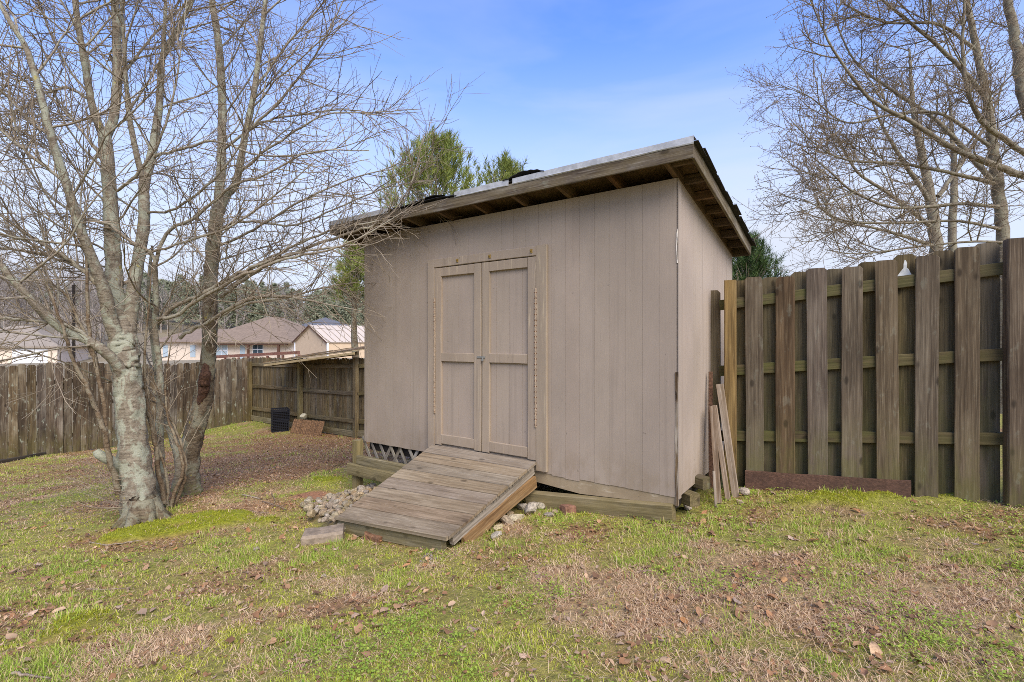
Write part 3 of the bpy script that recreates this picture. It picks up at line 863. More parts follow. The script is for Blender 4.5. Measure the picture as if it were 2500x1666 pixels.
for h in (0.3, 0.95, 1.5):
    a = LA - ld * 1.6; b = LB
    a = Vector((a.x, a.y, g_at(a) + h)) - ln * 0.04; b = Vector((b.x, b.y, g_at(b) + h)) - ln * 0.04
    board("fence_rail", lf, M_leftback, a, b - a, UP, (b - a).length, 0.088, 0.038)
for u in (-1.4, 1.0, 3.4):
    p = LA + ld * u - ln * 0.11
    board("post", lf, M_leftback, Vector((p.x, p.y, g_at(p) - 0.1)), UP, ld, 1.75, 0.09, 0.09)

bf = thing("slat_fence", Vector((-5.3, 12.3, g_at(Vector((-5.3, 12.3, 0))))), "brown back fence showing its rails and posts behind the shed", "fence")
bd = (LC - LB).normalized(); bn = Vector((bd.y, -bd.x, 0))
if bn.y > 0: bn = -bn
btot = (LC - LB).length + 3.4
u = 0.03
while u < btot:
    w = 0.10
    p = LB + bd * (u + w / 2); z0 = g_at(p) + 0.02
    board("fence_board", bf, M_leftback, Vector((p.x, p.y, z0)), UP + bd * rr.uniform(-.006, .006), bd, 1.74 + rr.uniform(-.02, .02), w - rr.uniform(0.003, 0.009), 0.016, ear=0.02, segs=2)
    u += w
PU = (0.06, 2.62, 4.86, 7.3)
for i, u in enumerate(PU):
    p = LB + bd * u + bn * 0.085
    board("post", bf, M_leftback if i != 1 else M_beam, Vector((p.x, p.y, g_at(p) - 0.1)), UP, bd, 1.82 + (0.06 if i else -0.05), 0.095, 0.095)
for i in range(3):
    for h in (0.36, 0.98, 1.58):
        a = LB + bd * (PU[i] + 0.05) + bn * 0.03; b = LB + bd * (PU[i + 1] - 0.05) + bn * 0.03
        a = Vector((a.x, a.y, g_at(a) + h)); b = Vector((b.x, b.y, g_at(b) + h))
        board("fence_rail", bf, M_leftback, a, b - a, UP, (b - a).length, 0.088, 0.038, jit=0.004)
    a = LB + bd * (PU[i] + 0.02) + bn * 0.06; b = LB + bd * (PU[i + 1] - 0.02) + bn * 0.06
    a = Vector((a.x, a.y, g_at(a) + 0.10)); b = Vector((b.x, b.y, g_at(b) + 0.08))
    board("ground_board", bf, M_beam, a, b - a, UP, (b - a).length, 0.13, 0.03)

# lean-to roof over the back fence
lt = thing("lean_to_roof", LB + bd * 3.4 + Vector((0, 0, EYE - 0.4)), "low lean-to roof of weathered boards over the back fence", "roof")
a = P(686, 882, 12.35); b = P(905, 852, 10.7)
e1 = (b - a).normalized(); back = Vector((-bn.x, -bn.y, 0.10)).normalized()
def sheet(name, mat, off, d0, d1, th, lab=None, jit=0.0):
    v = []
    for h in (0, th):
        for k in range(9):
            for dd in (d0, d1):
                p = a + (b - a) * (k / 8) + back * dd + UP * (off + h + rr.uniform(-jit, jit))
                v.append(tuple(p))
    q = []
    for k in range(8):
        i = k * 2; j = 18 + i
        q += [(i, i + 2, i + 3, i + 1), (j, j + 1, j + 3, j + 2), (i, j, j + 2, i + 2), (i + 1, i + 3, j + 3, j + 1)]
    q += [(0, 1, 19, 18), (16, 34, 35, 17)]
    return mesh_obj(name, v, [np.array(q)], mat, lt)
M_ply = timber("pale_plywood", lin(150, 128, 84), lin(190, 168, 118), lin(212, 194, 150), None, stain=0.3)
sheet("plywood_sheet", M_ply, 0.0, -0.45, 1.2, 0.018)
board("edge_rail", lt, M_ply, a + back * -0.42 + UP * -0.05, b - a, UP, (b - a).length, 0.05, 0.035)
board("edge_rail", lt, M_leftback, a + back * -0.30 + UP * -0.06 + (b - a) * 0.04, b - a, UP, (b - a).length * 0.95, 0.07, 0.035)
M_oldsh = flat("old_brown_shingle", lin(112, 94, 72), 0.95, 0, 40, 0.4, 0.3)
for k in range(20):
    p = a + (b - a) * (k / 20 + 0.005) + back * -0.44 + UP * (0.022 + rr.uniform(0, .012))
    board("shingle", lt, M_oldsh, p, back + UP * rr.uniform(-.01, .05), e1, 1.5, (b - a).length / 20 - 0.012, 0.012, ch=0.002, segs=2)

# ------------------------------------------------------------------ things along the back fence
def crate(base, rz, lab):
    w, h = 0.36, 0.27
    root = thing("wire_crate", base, lab, "crate", None)
    R = Matrix.Translation(base) @ Matrix.Rotation(rz, 4, 'Z')
    def grid(name, org, ux, uz, W, H, nx, nz):
        v = []; q = []
        def bar(p0, p1, th):
            d = (p1 - p0).normalized(); nn = ux.cross(uz).normalized(); sd = d.cross(nn).normalized()
            b0 = len(v)
            for p in (p0, p1):
                for (i, j) in ((-1, -1), (1, -1), (1, 1), (-1, 1)):
                    v.append(tuple(p + sd * th * i + nn * th * 0.6 * j))
            q.extend([(b0 + i, b0 + (i + 1) % 4, b0 + 4 + (i + 1) % 4, b0 + 4 + i) for i in range(4)])
            q.extend([(b0 + 3, b0 + 2, b0 + 1, b0), (b0 + 4, b0 + 5, b0 + 6, b0 + 7)])
        for i in range(nx + 1):
            th = 0.011 if i in (0, nx) else 0.006
            bar(org + ux * (W * i / nx), org + ux * (W * i / nx) + uz * H, th)
        for j in range(nz + 1):
            th = 0.016 if j in (0, nz) else 0.007
            bar(org + uz * (H * j / nz), org + uz * (H * j / nz) + ux * W, th)
        mesh_obj(name, v, [np.array(q)], M_crate, root)
    X = (R.to_3x3() @ Vector((1, 0, 0))); Yv = (R.to_3x3() @ Vector((0, 1, 0))); o = base - X * w / 2 - Yv * w / 2 + UP * 0.015
    for (org, ux) in ((o, X), (o + X * w, Yv), (o + X * w + Yv * w, -X), (o + Yv * w, -Yv)):
        grid("side_panel", org, ux, UP, w, h - 0.03, 8, 6)
    grid("base_panel", o, X, Yv, w, w, 9, 9)
    board("liner", root, M_dark, base + UP * 0.03, UP, X, h - 0.10, w - 0.06, w - 0.06, ch=0.01)
cp = G(683, 1052)
crate(cp, 0.5, "lower black wire crate standing on the ground by the back fence")
crate(cp + Vector((0.01, 0, 0.272)), 0.55, "upper black wire crate stacked by the back fence")
# ribbed brown panel and a pale rock on it
M_rib = flat("rough_brown_panel", lin(122, 94, 68), 0.95, 0, 35, 0.5, 0, 0.6)
p0 = G(708, 1058); p1 = G(783, 1066)
v = []; nn = 41
for k in range(nn):
    p = p0 + (p1 - p0) * (k / (nn - 1)); z = 0.022 * (k % 2)
    for (f, h) in ((0.0, 0.0), (0.5, 0.17), (1.0, 0.32)):
        v.append(tuple(p + UP * h + Vector((0.03, 0.16, 0)) * f + Vector((0.0, -0.035, 0)) * (k % 2) + Vector((rr.uniform(-.006, .006), 0, rr.uniform(-.01, .01) if f == 1 else 0))))
q = [(i * 3 + j, (i + 1) * 3 + j, (i + 1) * 3 + j + 1, i * 3 + j + 1) for i in range(nn - 1) for j in range(2)]
o = mesh_obj("ribbed_panel", v, [np.array(q)], M_rib, None, p0)
o.modifiers.new("thick", 'SOLIDIFY').thickness = 0.03
tag(o, "brown ribbed panel leaning beside the black crates", "panel")

def rock_mesh(seed, sub=2, flatn=0.75):
    r = np.random.default_rng(seed)
    bm = bmesh.new(); bmesh.ops.create_icosphere(bm, subdivisions=sub, radius=1.0)
    pl = r.normal(size=(9, 3)); pl /= np.linalg.norm(pl, axis=1)[:, None]; dd = r.uniform(0.55, 0.95, 9)
    for vtx in bm.verts:
        c = np.array(vtx.co)
        for n_, d_ in zip(pl, dd):
            k_ = c @ n_ - d_
            if k_ > 0: c = c - n_ * k_ * 0.9
        c = c * (1 + r.uniform(-0.05, 0.05))
        vtx.co = (c[0], c[1] * 0.85, c[2] * flatn)
    me = bpy.data.meshes.new("rubble_stone"); bm.to_mesh(me); bm.free(); me.polygons.foreach_set("use_smooth", np.zeros(len(me.polygons), bool))
    return me
ROCKS = []
for k in range(9):
    me = rock_mesh(k + 3); me.materials.append(M_stone); ROCKS.append(me)
def rock(name, p, size, lab, cat, group=None, sq=(1, 1, 1), mat=None, k=None, sink=0.3):
    me = ROCKS[k if k is not None else rr.randrange(9)]
    if mat:
        me = me.copy(); me.materials[0] = mat
    o = bpy.data.objects.new(name, me)
    m = Matrix.Translation(Vector(p) + UP * size * sq[2] * 0.75 * (1 - sink)) @ Matrix.Rotation(rr.uniform(0, 6.28), 4, 'Z') @ Matrix.Rotation(rr.uniform(-.3, .3), 4, 'X') @ Matrix.Diagonal((size * sq[0], size * sq[1], size * sq[2], 1))
    link(o, None, m)
    return tag(o, lab, cat, group)
tp = G(735, 1056)
rock("rock", tp + Vector((0.02, 0.10, 0.31)), 0.11, "pale rock resting on the ribbed panel by the crates", "rock", mat=flat("pale_rock", lin(186, 176, 146), 0.95, 0, 12, 0.2, 0, 0.4))

# rubble left of the ramp
pts = []
tries = 0
while len(pts) < 270 and tries < 9000:
    tries += 1
    s_ = rr.uniform(DS1 + 0.03, FLEN + 0.03); o_ = rr.uniform(0.04, 1.2)
    if o_ > 1.18 - 0.38 * (s_ - DS1) + rr.gauss(0, 0.05): continue
    q_ = S(s_, o_, 0); g = Vector((q_.x, q_.y, float(gz(q_.x, q_.y)) + 0.09 * max(0, 1 - (s_ - DS1) / 1.2)))
    if s_ > FLEN - 0.05 and o_ < 0.2: continue
    sz = rr.choice([0.022, 0.026, 0.03, 0.034, 0.04, 0.05]) * rr.uniform(0.8, 1.2)
    if any((g.x - a_) ** 2 + (g.y - b_) ** 2 < (0.62 * (sz + c_)) ** 2 for a_, b_, c_ in pts): continue
    pts.append((g.x, g.y, sz))
    rock("rubble_stone", g, sz, "small tan-grey rubble stone in the heap between ramp and corner post", "stone", "rubble heaped beside the ramp")
for (px, py, sz, lab) in ((845, 1298, 0.10, "large rounded grey chunk in the rubble by the ramp's lower corner"), (990, 1180, 0.09, "pale rubble lump under the skirt timbers of the shed"), (860, 1270, 0.075, "rough lump of concrete resting against the ramp's front corner")):
    rock("concrete_chunk", G(px, py), sz, lab, "concrete chunk", sq=(1.3, 0.9, 0.8))
for (px, py, sz, sq, lab) in ((1277, 1244, 0.055, (1.2, 1, .9), "upper pale rock wedged under the ramp's split joist"), (1299, 1252, 0.085, (1.2, .9, .8), "largest whitish rock beside the ramp's open side"),
        (1322, 1242, 0.065, (1.3, .9, .7), "flat whitish rock right behind the largest one beside the ramp"), (1262, 1270, 0.07, (1.2, .9, .6), "low whitish rock at the foot of the ramp's rocks"),
        (1354, 1254, 0.035, (1, 1, .8), "small white stone by the brick under the shed"), (1233, 1278, 0.075, (1.5, .6, .7), "long pale stone lying along the ramp's open side"),
        (1217, 1294, 0.05, (1.3, .8, .6), "pale stone half sunk in grass beside the ramp"), (1212, 1312, 0.055, (1.3, .9, .5), "tan flat stone in the grass near the ramp's foot"),
        (1290, 1232, 0.05, (1, 1, .9), "grey-white lump tucked behind the largest rock by the ramp"), (1340, 1262, 0.04, (1.2, .8, .7), "small cream rock in the grass before the foundation beam"), (1245, 1262, 0.05, (1, 1, .8), "rounded cream rock pressed against the split joist"),
        (1678, 1244, 0.05, (1.3, .9, .8), "white concrete chunk at the shed's rotten corner"), (1818, 1208, 0.06, (.8, 1.2, .8), "pale rubble chunk between the leaning planks and fence"),
        (2302, 1206, 0.05, (1.3, .7, .5), "whitish debris under the fence between two boards"), (2420, 1215, 0.05, (1.4, .6, .4), "pale debris at the fence's far gap near the thick post"),
        (625, 1345, 0.025, (1, 1, .9), "small round pale stone alone on the lawn before the tree"), (790, 1410, 0.02, (1, 1, .8), "small grey pebble in the grass below the ramp")):
    rock("rock", G(px, py), sz, lab, "rock", sq=sq, mat=flat("whitish_rock", lin(168, 154, 128), 0.95, 0, 4, 0.4, 0.1, 0.5) if sz > 0.04 else None)
for i in range(16):
    g = G(rr.gauss(1045, 16), rr.gauss(1362, 8))
    rock("pebble", g, rr.uniform(0.008, 0.014), "small cream pebble in the cluster below the ramp's lower edge", "pebble", "cream pebbles below the ramp", mat=None)
# flat stone and bricks
def slabrock(px, py, L_, W, T, rz, mat, name, lab, cat, tilt=0.0):
    g = G(px, py)
    d = Vector((math.cos(rz), math.sin(rz), 0))
    o = board(name, None, mat, g + UP * (T * 0.32) - d * L_ / 2, d + UP * tilt, Vector((-d.y, d.x, 0)), L_, W, T, ch=0.018, segs=6, jit=0.006, rough_end=0.01)
    return tag(o, lab, cat)
M_slab = flat("worn_slab", lin(138, 122, 102), 0.95, 0, 18, 0.3, 0, 0.5)
slabrock(792, 1318, 0.30, 0.20, 0.09, 0.25, M_slab, "flat_stone", "flat brownish stone lying at the ramp's lower left corner", "stone", 0.05)
slabrock(917, 1318, 0.19, 0.09, 0.06, -0.62, M_brick, "brick", "old brick half buried against the ramp's front beam", "brick")
slabrock(1386, 1252, 0.10, 0.09, 0.075, 0.5, M_brick, "brick", "broken brick standing below the shed's foundation beam", "brick")
# dark timber lying at the foot of the grey fence
a = G(0, 1132) + UP * 0.03; b = G(108, 1112) + UP * 0.03
tag(board("ground_timber", None, timber("dark_timber", lin(50, 44, 36), lin(78, 70, 58), lin(98, 90, 76)), a - (b - a) * 0.4, b - a, UP, (b - a).length * 1.4, 0.07, 0.09, ch=0.008), "long dark timber lying at the foot of the grey fence", "timber")

# ------------------------------------------------------------------ neighbours beyond the fences
M_roofbrown = flat("brown_roof_shingle", lin(134, 116, 98), 0.95, 0, 3, 0.15)
M_roofgrey = flat("grey_roof_shingle", lin(148, 136, 120), 0.95, 0, 3, 0.12)
M_roofblue = flat("blue_grey_roof", lin(104, 104, 106), 0.9, 0, 3, 0.12)
M_cream = flat("cream_brick", lin(222, 204, 182), 0.9, 0, 6, 0.08)
M_tan = flat("tan_siding", lin(202, 178, 148), 0.85, 0, 4, 0.05)
M_white = flat("white_paint", lin(232, 232, 232), 0.6)
M_glass = flat("window_glass", lin(70, 84, 92), 0.12, 0.0)
M_blind = flat("window_blind", lin(176, 190, 196), 0.5)
M_brownpost = flat("brown_post", lin(92, 66, 52), 0.8)
M_mroof = flat("ribbed_metal_roof", lin(192, 178, 162), 0.9, 0.0)

def boxv(name, parent, mat, org, ax, ay, x0, x1, y0, y1, z0, z1):
    v = [org + ax * x + ay * y + UP * z for z in (z0, z1) for (x, y) in ((x0, y0), (x1, y0), (x1, y1), (x0, y1))]
    f = np.array([(0, 3, 2, 1), (4, 5, 6, 7), (0, 1, 5, 4), (1, 2, 6, 5), (2, 3, 7, 6), (3, 0, 4, 7)])
    return mesh_obj(name, [tuple(p) for p in v], [f], mat, parent, org)

def poly(name, parent, mat, pts, faces):
    by = {}
    for f in faces: by.setdefault(len(f), []).append(f)
    return mesh_obj(name, [tuple(p) for p in pts], [np.array(x) for x in by.values()], mat, parent)

def hip_roof(parent, mat, org, ax, ay, W, D, ze, h, over=0.5, inset=None):
    ins = inset if inset is not None else D / 2
    c = lambda x, y, z: org + ax * x + ay * y + UP * z
    pts = [c(-over, -over, ze), c(W + over, -over, ze), c(W + over, D + over, ze), c(-over, D + over, ze), c(ins, D / 2, ze + h), c(W - ins, D / 2, ze + h)]
    pts += [p - UP * 0.18 for p in pts[:4]]
    return poly("roof", parent, mat, pts, [(0, 1, 5, 4), (1, 2, 5), (2, 3, 4, 5), (3, 0, 4), (0, 6, 7, 1), (1, 7, 8, 2), (2, 8, 9, 3), (3, 9, 6, 0), (9, 8, 7, 6)])

def window(parent, org, ax, ay, x, z0, w, h, dark=True, mull=2):
    f = boxv("window", parent, M_white, org, ax, ay, x, x + w, -0.06, 0.02, z0, z0 + h)
    n = mull
    pw = (w - 0.08 * (n + 1)) / n
    for i in range(n):
        xa = x + 0.08 + i * (pw + 0.08)
        boxv("pane", f, M_glass if dark else M_blind, org, ax, ay, xa, xa + pw, -0.075, -0.06, z0 + 0.08, z0 + h * 0.52)
        boxv("pane", f, M_glass if dark else M_blind, org, ax, ay, xa, xa + pw, -0.075, -0.06, z0 + h * 0.58, z0 + h - 0.08)

# brown roofed house
A = P(372, 836, 58); B = P(712, 836, 54)
ax = Vector((B.x - A.x, B.y - A.y, 0)); W = ax.length; ax.normalize(); ay = Vector((-ax.y, ax.x, 0))
zg = EYE - 2.9; org = Vector((A.x, A.y, 0))
h1 = thing("house", (A.x, A.y, zg), "cream brick house with brown hipped roof beyond the fence", "house")
ze = EYE + 0.05
boxv("wall", h1, M_cream, org, ax, ay, 0, W, 0, 9, zg, ze)
hip_roof(h1, M_roofbrown, org + ax * (W * 0.36) + ay * -0.4, ax, ay, W * 0.64, 10, ze, 3.0, 0.5)
poly("roof_wing", h1, M_roofbrown, [org + ax * x + ay * y + UP * z for (x, y, z) in ((-0.5, -0.5, ze), (W * 0.5, -0.5, ze), (W * 0.5, 4.5, ze + 1.6), (1.6, 4.5, ze + 1.6), (-0.5, 9.5, ze), (W * 0.5, 9.5, ze))], [(0, 1, 2, 3), (0, 3, 4), (3, 2, 5, 4)])
xat = lambda px: W * (px - 372) / (712 - 372)
window(h1, org, ax, ay, xat(532), EYE - 1.75, 1.7, 1.5, False)
window(h1, org, ax, ay, xat(622), EYE - 1.55, 1.4, 1.35, True)
dr = boxv("door", h1, M_blind, org, ax, ay, xat(592), xat(592) + 0.65, -0.05, 0.03, zg, EYE - 0.2)
boxv("porch_beam", h1, M_brownpost, org, ax, ay, xat(525), W, -0.8, -0.6, ze - 0.35, ze - 0.19)
for px in (524, 620, 690): boxv("porch_post", h1, M_brownpost, org, ax, ay, xat(px), xat(px) + 0.22, -0.8, -0.6, zg, ze - 0.36)
for px in (400, 470): boxv("window", h1, M_blind, org, ax, ay, xat(px), xat(px) + 0.7, -0.04, 0.02, EYE - 1.7, EYE - 0.35)
# garage house far left
A = P(-150, 848, 56); B = P(140, 848, 60)
ax = Vector((B.x - A.x, B.y - A.y, 0)); W = ax.length; ax.normalize(); ay = Vector((-ax.y, ax.x, 0)); org = Vector((A.x, A.y, 0))
h2 = thing("garage_house", (A.x, A.y, zg), "house with white garage door and pale grey roof beyond the fence", "house")
ze = EYE - 0.5
boxv("wall", h2, M_cream, org, ax, ay, 0, W, 0, 9, zg, ze)
hip_roof(h2, M_roofgrey, org, ax, ay, W, 9, ze, 2.6, 0.4)
xg = W * (175 / 290)
gd = boxv("garage_door", h2, M_white, org, ax, ay, xg, W - 0.9, -0.05, 0.03, zg, ze - 0.25)
for k in range(4):
    boxv("door_panel", gd, M_white, org, ax, ay, xg + 0.05, W - 0.95, -0.07, -0.05, zg + 0.05 + k * 0.52, zg + 0.53 + k * 0.52)
# blue-grey roofed house
A = P(684, 806, 84); B = P(800, 806, 80)
ax = Vector((B.x - A.x, B.y - A.y, 0)); W = ax.length; ax.normalize(); ay = Vector((-ax.y, ax.x, 0)); org = Vector((A.x, A.y, 0))
h3 = thing("blue_roof_house", (A.x, A.y, EYE - 2), "far house with blue-grey roof and white gable trim", "house")
boxv("wall", h3, M_cream, org, ax, ay, 0, W, 0, 8, EYE - 3, EYE + 2.1)
hip_roof(h3, M_roofblue, org + ax * 2.0, ax, ay, W - 2.0, 8, EYE + 2.1, 2.2, 0.5)
gw = 5.0
gp = [org + ax * x + ay * y + UP * z for (x, y, z) in ((-0.6, -1.2, EYE + 1.9), (2.4, -1.2, EYE + 3.0), (5.4, -1.2, EYE + 1.9), (-0.6, 3, EYE + 1.9), (2.4, 3, EYE + 3.0), (5.4, 3, EYE + 1.9))]
poly("gable_roof", h3, M_roofblue, gp, [(0, 1, 4, 3), (1, 2, 5, 4)])
poly("gable_trim", h3, M_white, [gp[0] - ay * .02, gp[1] - ay * .02, gp[2] - ay * .02, gp[2] - UP * .3 - ay * .02, gp[1] - UP * .32 - ay * .02, gp[0] - UP * .3 - ay * .02], [(0, 5, 4, 1), (1, 4, 3, 2)])
poly("gable_wall", h3, M_cream, [gp[0] + ay * .1, gp[1] + ay * .1, gp[2] + ay * .1, gp[2] - UP * 3 + ay * .1, gp[0] - UP * 3 + ay * .1], [(0, 4, 3, 2, 1)])
# tan outbuilding with ribbed metal roof
A = P(720, 836, 36); B = P(800, 836, 33.0)
ax = Vector((B.x - A.x, B.y - A.y, 0)); W = ax.length; ax.normalize(); ay = Vector((0.92, 0.39, 0)).normalized(); org = Vector((A.x, A.y, 0))
h4 = thing("outbuilding", (A.x, A.y, EYE - 2.4), "tan outbuilding with white corner trim and ribbed metal roof", "outbuilding")
ze = EYE + 0.06; zb_ = EYE - 2.4; DL = 5.5; hp = 1.08
c = lambda x, y, z: org + ax * x + ay * y + UP * z
poly("wall", h4, M_tan, [c(0, 0, zb_), c(W, 0, zb_), c(W, 0, ze), c(W / 2, 0, ze + hp), c(0, 0, ze), c(0, DL, zb_), c(W, DL, zb_), c(W, DL, ze), c(W / 2, DL, ze + hp), c(0, DL, ze)],
     [(0, 1, 2, 3, 4), (1, 6, 7, 2), (9, 8, 7, 6, 5), (5, 0, 4, 9)])
rv = []; 
ov = 0.12
rp = poly("roof", h4, M_mroof, [c(-ov, -ov, ze - 0.05), c(W / 2, -ov, ze + hp + 0.06), c(W + ov, -ov, ze - 0.05), c(-ov, DL, ze - 0.05), c(W / 2, DL, ze + hp + 0.06), c(W + ov, DL, ze - 0.05)], [(0, 1, 4, 3), (1, 2, 5, 4)])
rp.modifiers.new("thick", 'SOLIDIFY').thickness = 0.05
for k in range(13):
    y = k * DL / 12.5
    p0 = c(W / 2 + 0.03, y, ze + hp + 0.09); p1 = c(W + ov, y, ze - 0.01)
    board("roof_rib", rp, M_mroof, p0, p1 - p0, ay, (p1 - p0).length, 0.06, 0.05, ch=0.012, segs=1)
for (x, y) in ((-0.02, -0.02), (W - 0.02, -0.03)):
    boxv("corner_trim", h4, M_white, org, ax, ay, x, x + 0.09, y - 0.03, y + 0.06, zb_, ze - 0.08)
for xa, xb in ((-ov, W / 2), (W + ov, W / 2)):
    p0 = c(xa, -ov - 0.02, ze - 0.09); p1 = c(xb, -ov - 0.02, ze + hp + 0.02)
    board("barge_board", h4, M_brownpost, p0, p1 - p0, UP, (p1 - p0).length, 0.10, 0.03)
# reddish rail beyond the fence
rl = thing("deck_rail", P(620, 880, 27), "reddish brown wooden rail behind the grey fence", "rail")
M_red = flat("reddish_wood", lin(122, 84, 70), 0.85, 0, 12, 0.25)
a = P(518, 872, 29); b = P(730, 861, 25.5)
board("top_rail", rl, M_red, a, b - a, UP, (b - a).length, 0.16, 0.12)
for k in range(7):
    p = a + (b - a) * (k / 6)
    gzv = g_at(p)
    board("post", rl, M_red, Vector((p.x, p.y, gzv - 0.1)), UP, FD, max(0.2, p.z - gzv), 0.1, 0.1)
# utility pole
pp = P(180, 800, 48); pole_ = thing("utility_pole", (pp.x, pp.y, EYE - 3), "thin dark utility pole among the far bare trees", "pole")
board("pole", pole_, M_dark, (pp.x, pp.y, EYE - 3), UP, FD, 8.6, 0.2, 0.2)
board("cross_arm", pole_, M_dark, (pp.x - 0.8, pp.y, EYE + 5.0), Vector((1, 0, 0)), UP, 1.6, 0.1, 0.1)
# ------------------------------------------------------------------ trees
class Acc:
    def __init__(s): s.v = []; s.q = []; s.t = []; s.n = 0
    def tube(s, pts, rad, sides, rough=0.0):
        pts = np.asarray(pts, float); rad = np.asarray(rad, float); m = len(pts)
        tg = np.empty_like(pts); tg[1:-1] = pts[2:] - pts[:-2]; tg[0] = pts[1] - pts[0]; tg[-1] = pts[-1] - pts[-2]
        tg /= np.linalg.norm(tg, axis=1)[:, None] + 1e-9
        ref = np.array((0.31, 0.93, 0.2)) if abs(tg[0, 1]) < 0.8 else np.array((0.95, 0.1, 0.3))
        a = np.cross(tg, ref); a /= np.linalg.norm(a, axis=1)[:, None] + 1e-9
        b = np.cross(tg, a)
        th = np.arange(sides) * (2 * math.pi / sides)
        ring = pts[:, None] + rad[:, None, None] * (a[:, None] * np.cos(th)[None, :, None] + b[:, None] * np.sin(th)[None, :, None])
        if rough:
            ln_ = np.concatenate([[0], np.cumsum(np.linalg.norm(np.diff(pts, axis=0), axis=1))])
            nz = fbm(np.cos(th)[None] * 3.0 + ln_[:, None] * 9 + 50, np.sin(th)[None] * 3.0 + ln_[:, None] * 4 + 50, 201, 4) - 0.5
            ring = pts[:, None] + (ring - pts[:, None]) * (1 + rough * nz)[..., None]
        s.v.append(ring.reshape(-1, 3))
        i = s.n + np.arange((m - 1) * sides).reshape(m - 1, sides)
        j = np.roll(i, -1, axis=1)
        s.q.append(np.stack([i, i + sides, j + sides, j], -1).reshape(-1, 4))
        s.n += m * sides
    def mesh(s, name, mat, parent, sm=True):
        return mesh_obj(name, np.concatenate(s.v), [np.concatenate(s.q)] + ([np.concatenate(s.t)] if s.t else []), mat, parent, None, sm)

def spline(pts, n):
    """Catmull-Rom through the points (x, y, z, r)"""
    p = np.asarray(pts, float); p = np.vstack([2 * p[0] - p[1], p, 2 * p[-1] - p[-2]])
    out = []
    m = len(p) - 3
    for k in range(m):
        for t in np.linspace(0, 1, n, endpoint=(k == m - 1)):
            a, b, c, d = p[k:k + 4]
            out.append(0.5 * (2 * b + (c - a) * t + (2 * a - 5 * b + 4 * c - d) * t * t + (3 * b - a - 3 * c + d) * t ** 3))
    return np.array(out)

def unit(v): return v / (np.linalg.norm(v) + 1e-9)

def sprout(path, rad, r, n, Lr, ang, r0, r1, segs, wander, up, f0=0.2, f1=1.0, bias=None, taperL=0.45):
    """n side shoots along a path; returns [(path, radii)]"""
    out = []
    m = len(path)
    for i in range(n):
        f = f0 + (f1 - f0) * ((i + r.random()) / n)
        x = f * (m - 1); k = min(int(x), m - 2); w = x - k
        p = path[k] * (1 - w) + path[k + 1] * w
        pr = rad[k] * (1 - w) + rad[k + 1] * w
        tg = unit(path[k + 1] - path[k])
        rv = r.normal(size=3)
        if bias is not None: rv = rv + bias
        pe = unit(rv - tg * (rv @ tg))
        a = math.radians(r.uniform(*ang))
        d = unit(tg * math.cos(a) + pe * math.sin(a))
        Ln = r.uniform(*Lr) * (1 - taperL * f)
        pts = [p]; st = Ln / segs
        for s_ in range(segs):
            d = unit(d + r.normal(size=3) * wander + np.array((0, 0, up)))
            pts.append(pts[-1] + d * st)
        rs = min(r0, pr * 0.75)
        out.append((np.array(pts), np.linspace(rs, min(r1, rs * 0.7), segs + 1)))
    return out

def bark(name, base, dark, lich, amt, yellow=True, moss_z=None):
    m = NT(name)
    st = m.noise(m.coord("World", (9, 9, 60)), 1.0, 5, 0.65, 0.6)
    fine = m.noise(m.coord("World", (40, 40, 130)), 1.0, 4, 0.6)
    pat = m.noise(m.coord("World", (7, 7, 5)), 1.0, 6, 0.66, 0.5)
    pat2 = m.noise(m.coord("World", (22, 22, 30)), 1.0, 6, 0.75)
    cr = m.n("ShaderNodeTexVoronoi"); cr.feature = 'DISTANCE_TO_EDGE'; cr.inputs["Scale"].default_value = 1.0; m.l(m.coord("World", (26, 26, 34)), cr.inputs["Vector"])
    st = m.math('ADD', m.math('MULTIPLY', st, 0.55), m.math('MULTIPLY', pat2, 0.45))
    c = m.mix(m.rng(st, 0.36, 0.60), dark, base)
    c = m.mix(m.math('MULTIPLY', m.rng(cr.outputs["Distance"], 0.10, 0.0), 0.35), c, dark)
    c = m.mix(m.math('MULTIPLY', m.rng(fine, 0.55, 0.72), 0.4), c, tuple(min(1, x * 1.5) for x in base[:3]) + (1,))
    c = m.mix(m.math('MULTIPLY', m.rng(pat, 0.47, 0.56), amt), c, lich)
    c = m.mix(m.math('MULTIPLY', m.rng(pat2, 0.56, 0.64), amt * 0.8), c, tuple(x * 0.78 for x in lich[:3]) + (1,))
    c = m.mix(m.math('MULTIPLY', m.rng(pat2, 0.40, 0.32), 0.8), c, tuple(x * 0.45 for x in dark[:3]) + (1,))
    if yellow:
        ye = m.noise(m.coord("World", (11, 11, 9)), 1.0, 4, 0.6)
        c = m.mix(m.math('MULTIPLY', m.rng(ye, 0.66, 0.70), 0.7), c, lin(176, 160, 74))
    if moss_z is not None:
        z = m.sep(m.coord("World"))[2]
        f = m.math('MULTIPLY', m.rng(z, moss_z + 0.35, moss_z), m.rng(pat2, 0.42, 0.58))
        c = m.mix(f, c, lin(92, 96, 40))
    m.col(c); m.bump(m.math('ADD', st, pat2), 0.7, 0.012)
    m.b.inputs["Roughness"].default_value = 0.95
    return m.m
M_bark = bark("lichened_bark", lin(152, 140, 120), lin(104, 92, 76), lin(176, 180, 156), 0.6, True, EYE - 1.75)
M_barkd = bark("dark_rough_bark", lin(124, 108, 86), lin(76, 64, 50), lin(160, 160, 136), 0.45, True, EYE - 1.85)
M_limb = bark("limb_bark", lin(160, 146, 124), lin(116, 102, 86), lin(180, 176, 154), 0.5, False)
M_shoot = bark("shoot_bark", lin(126, 106, 82), lin(88, 72, 54), lin(160, 150, 126), 0.55, False)
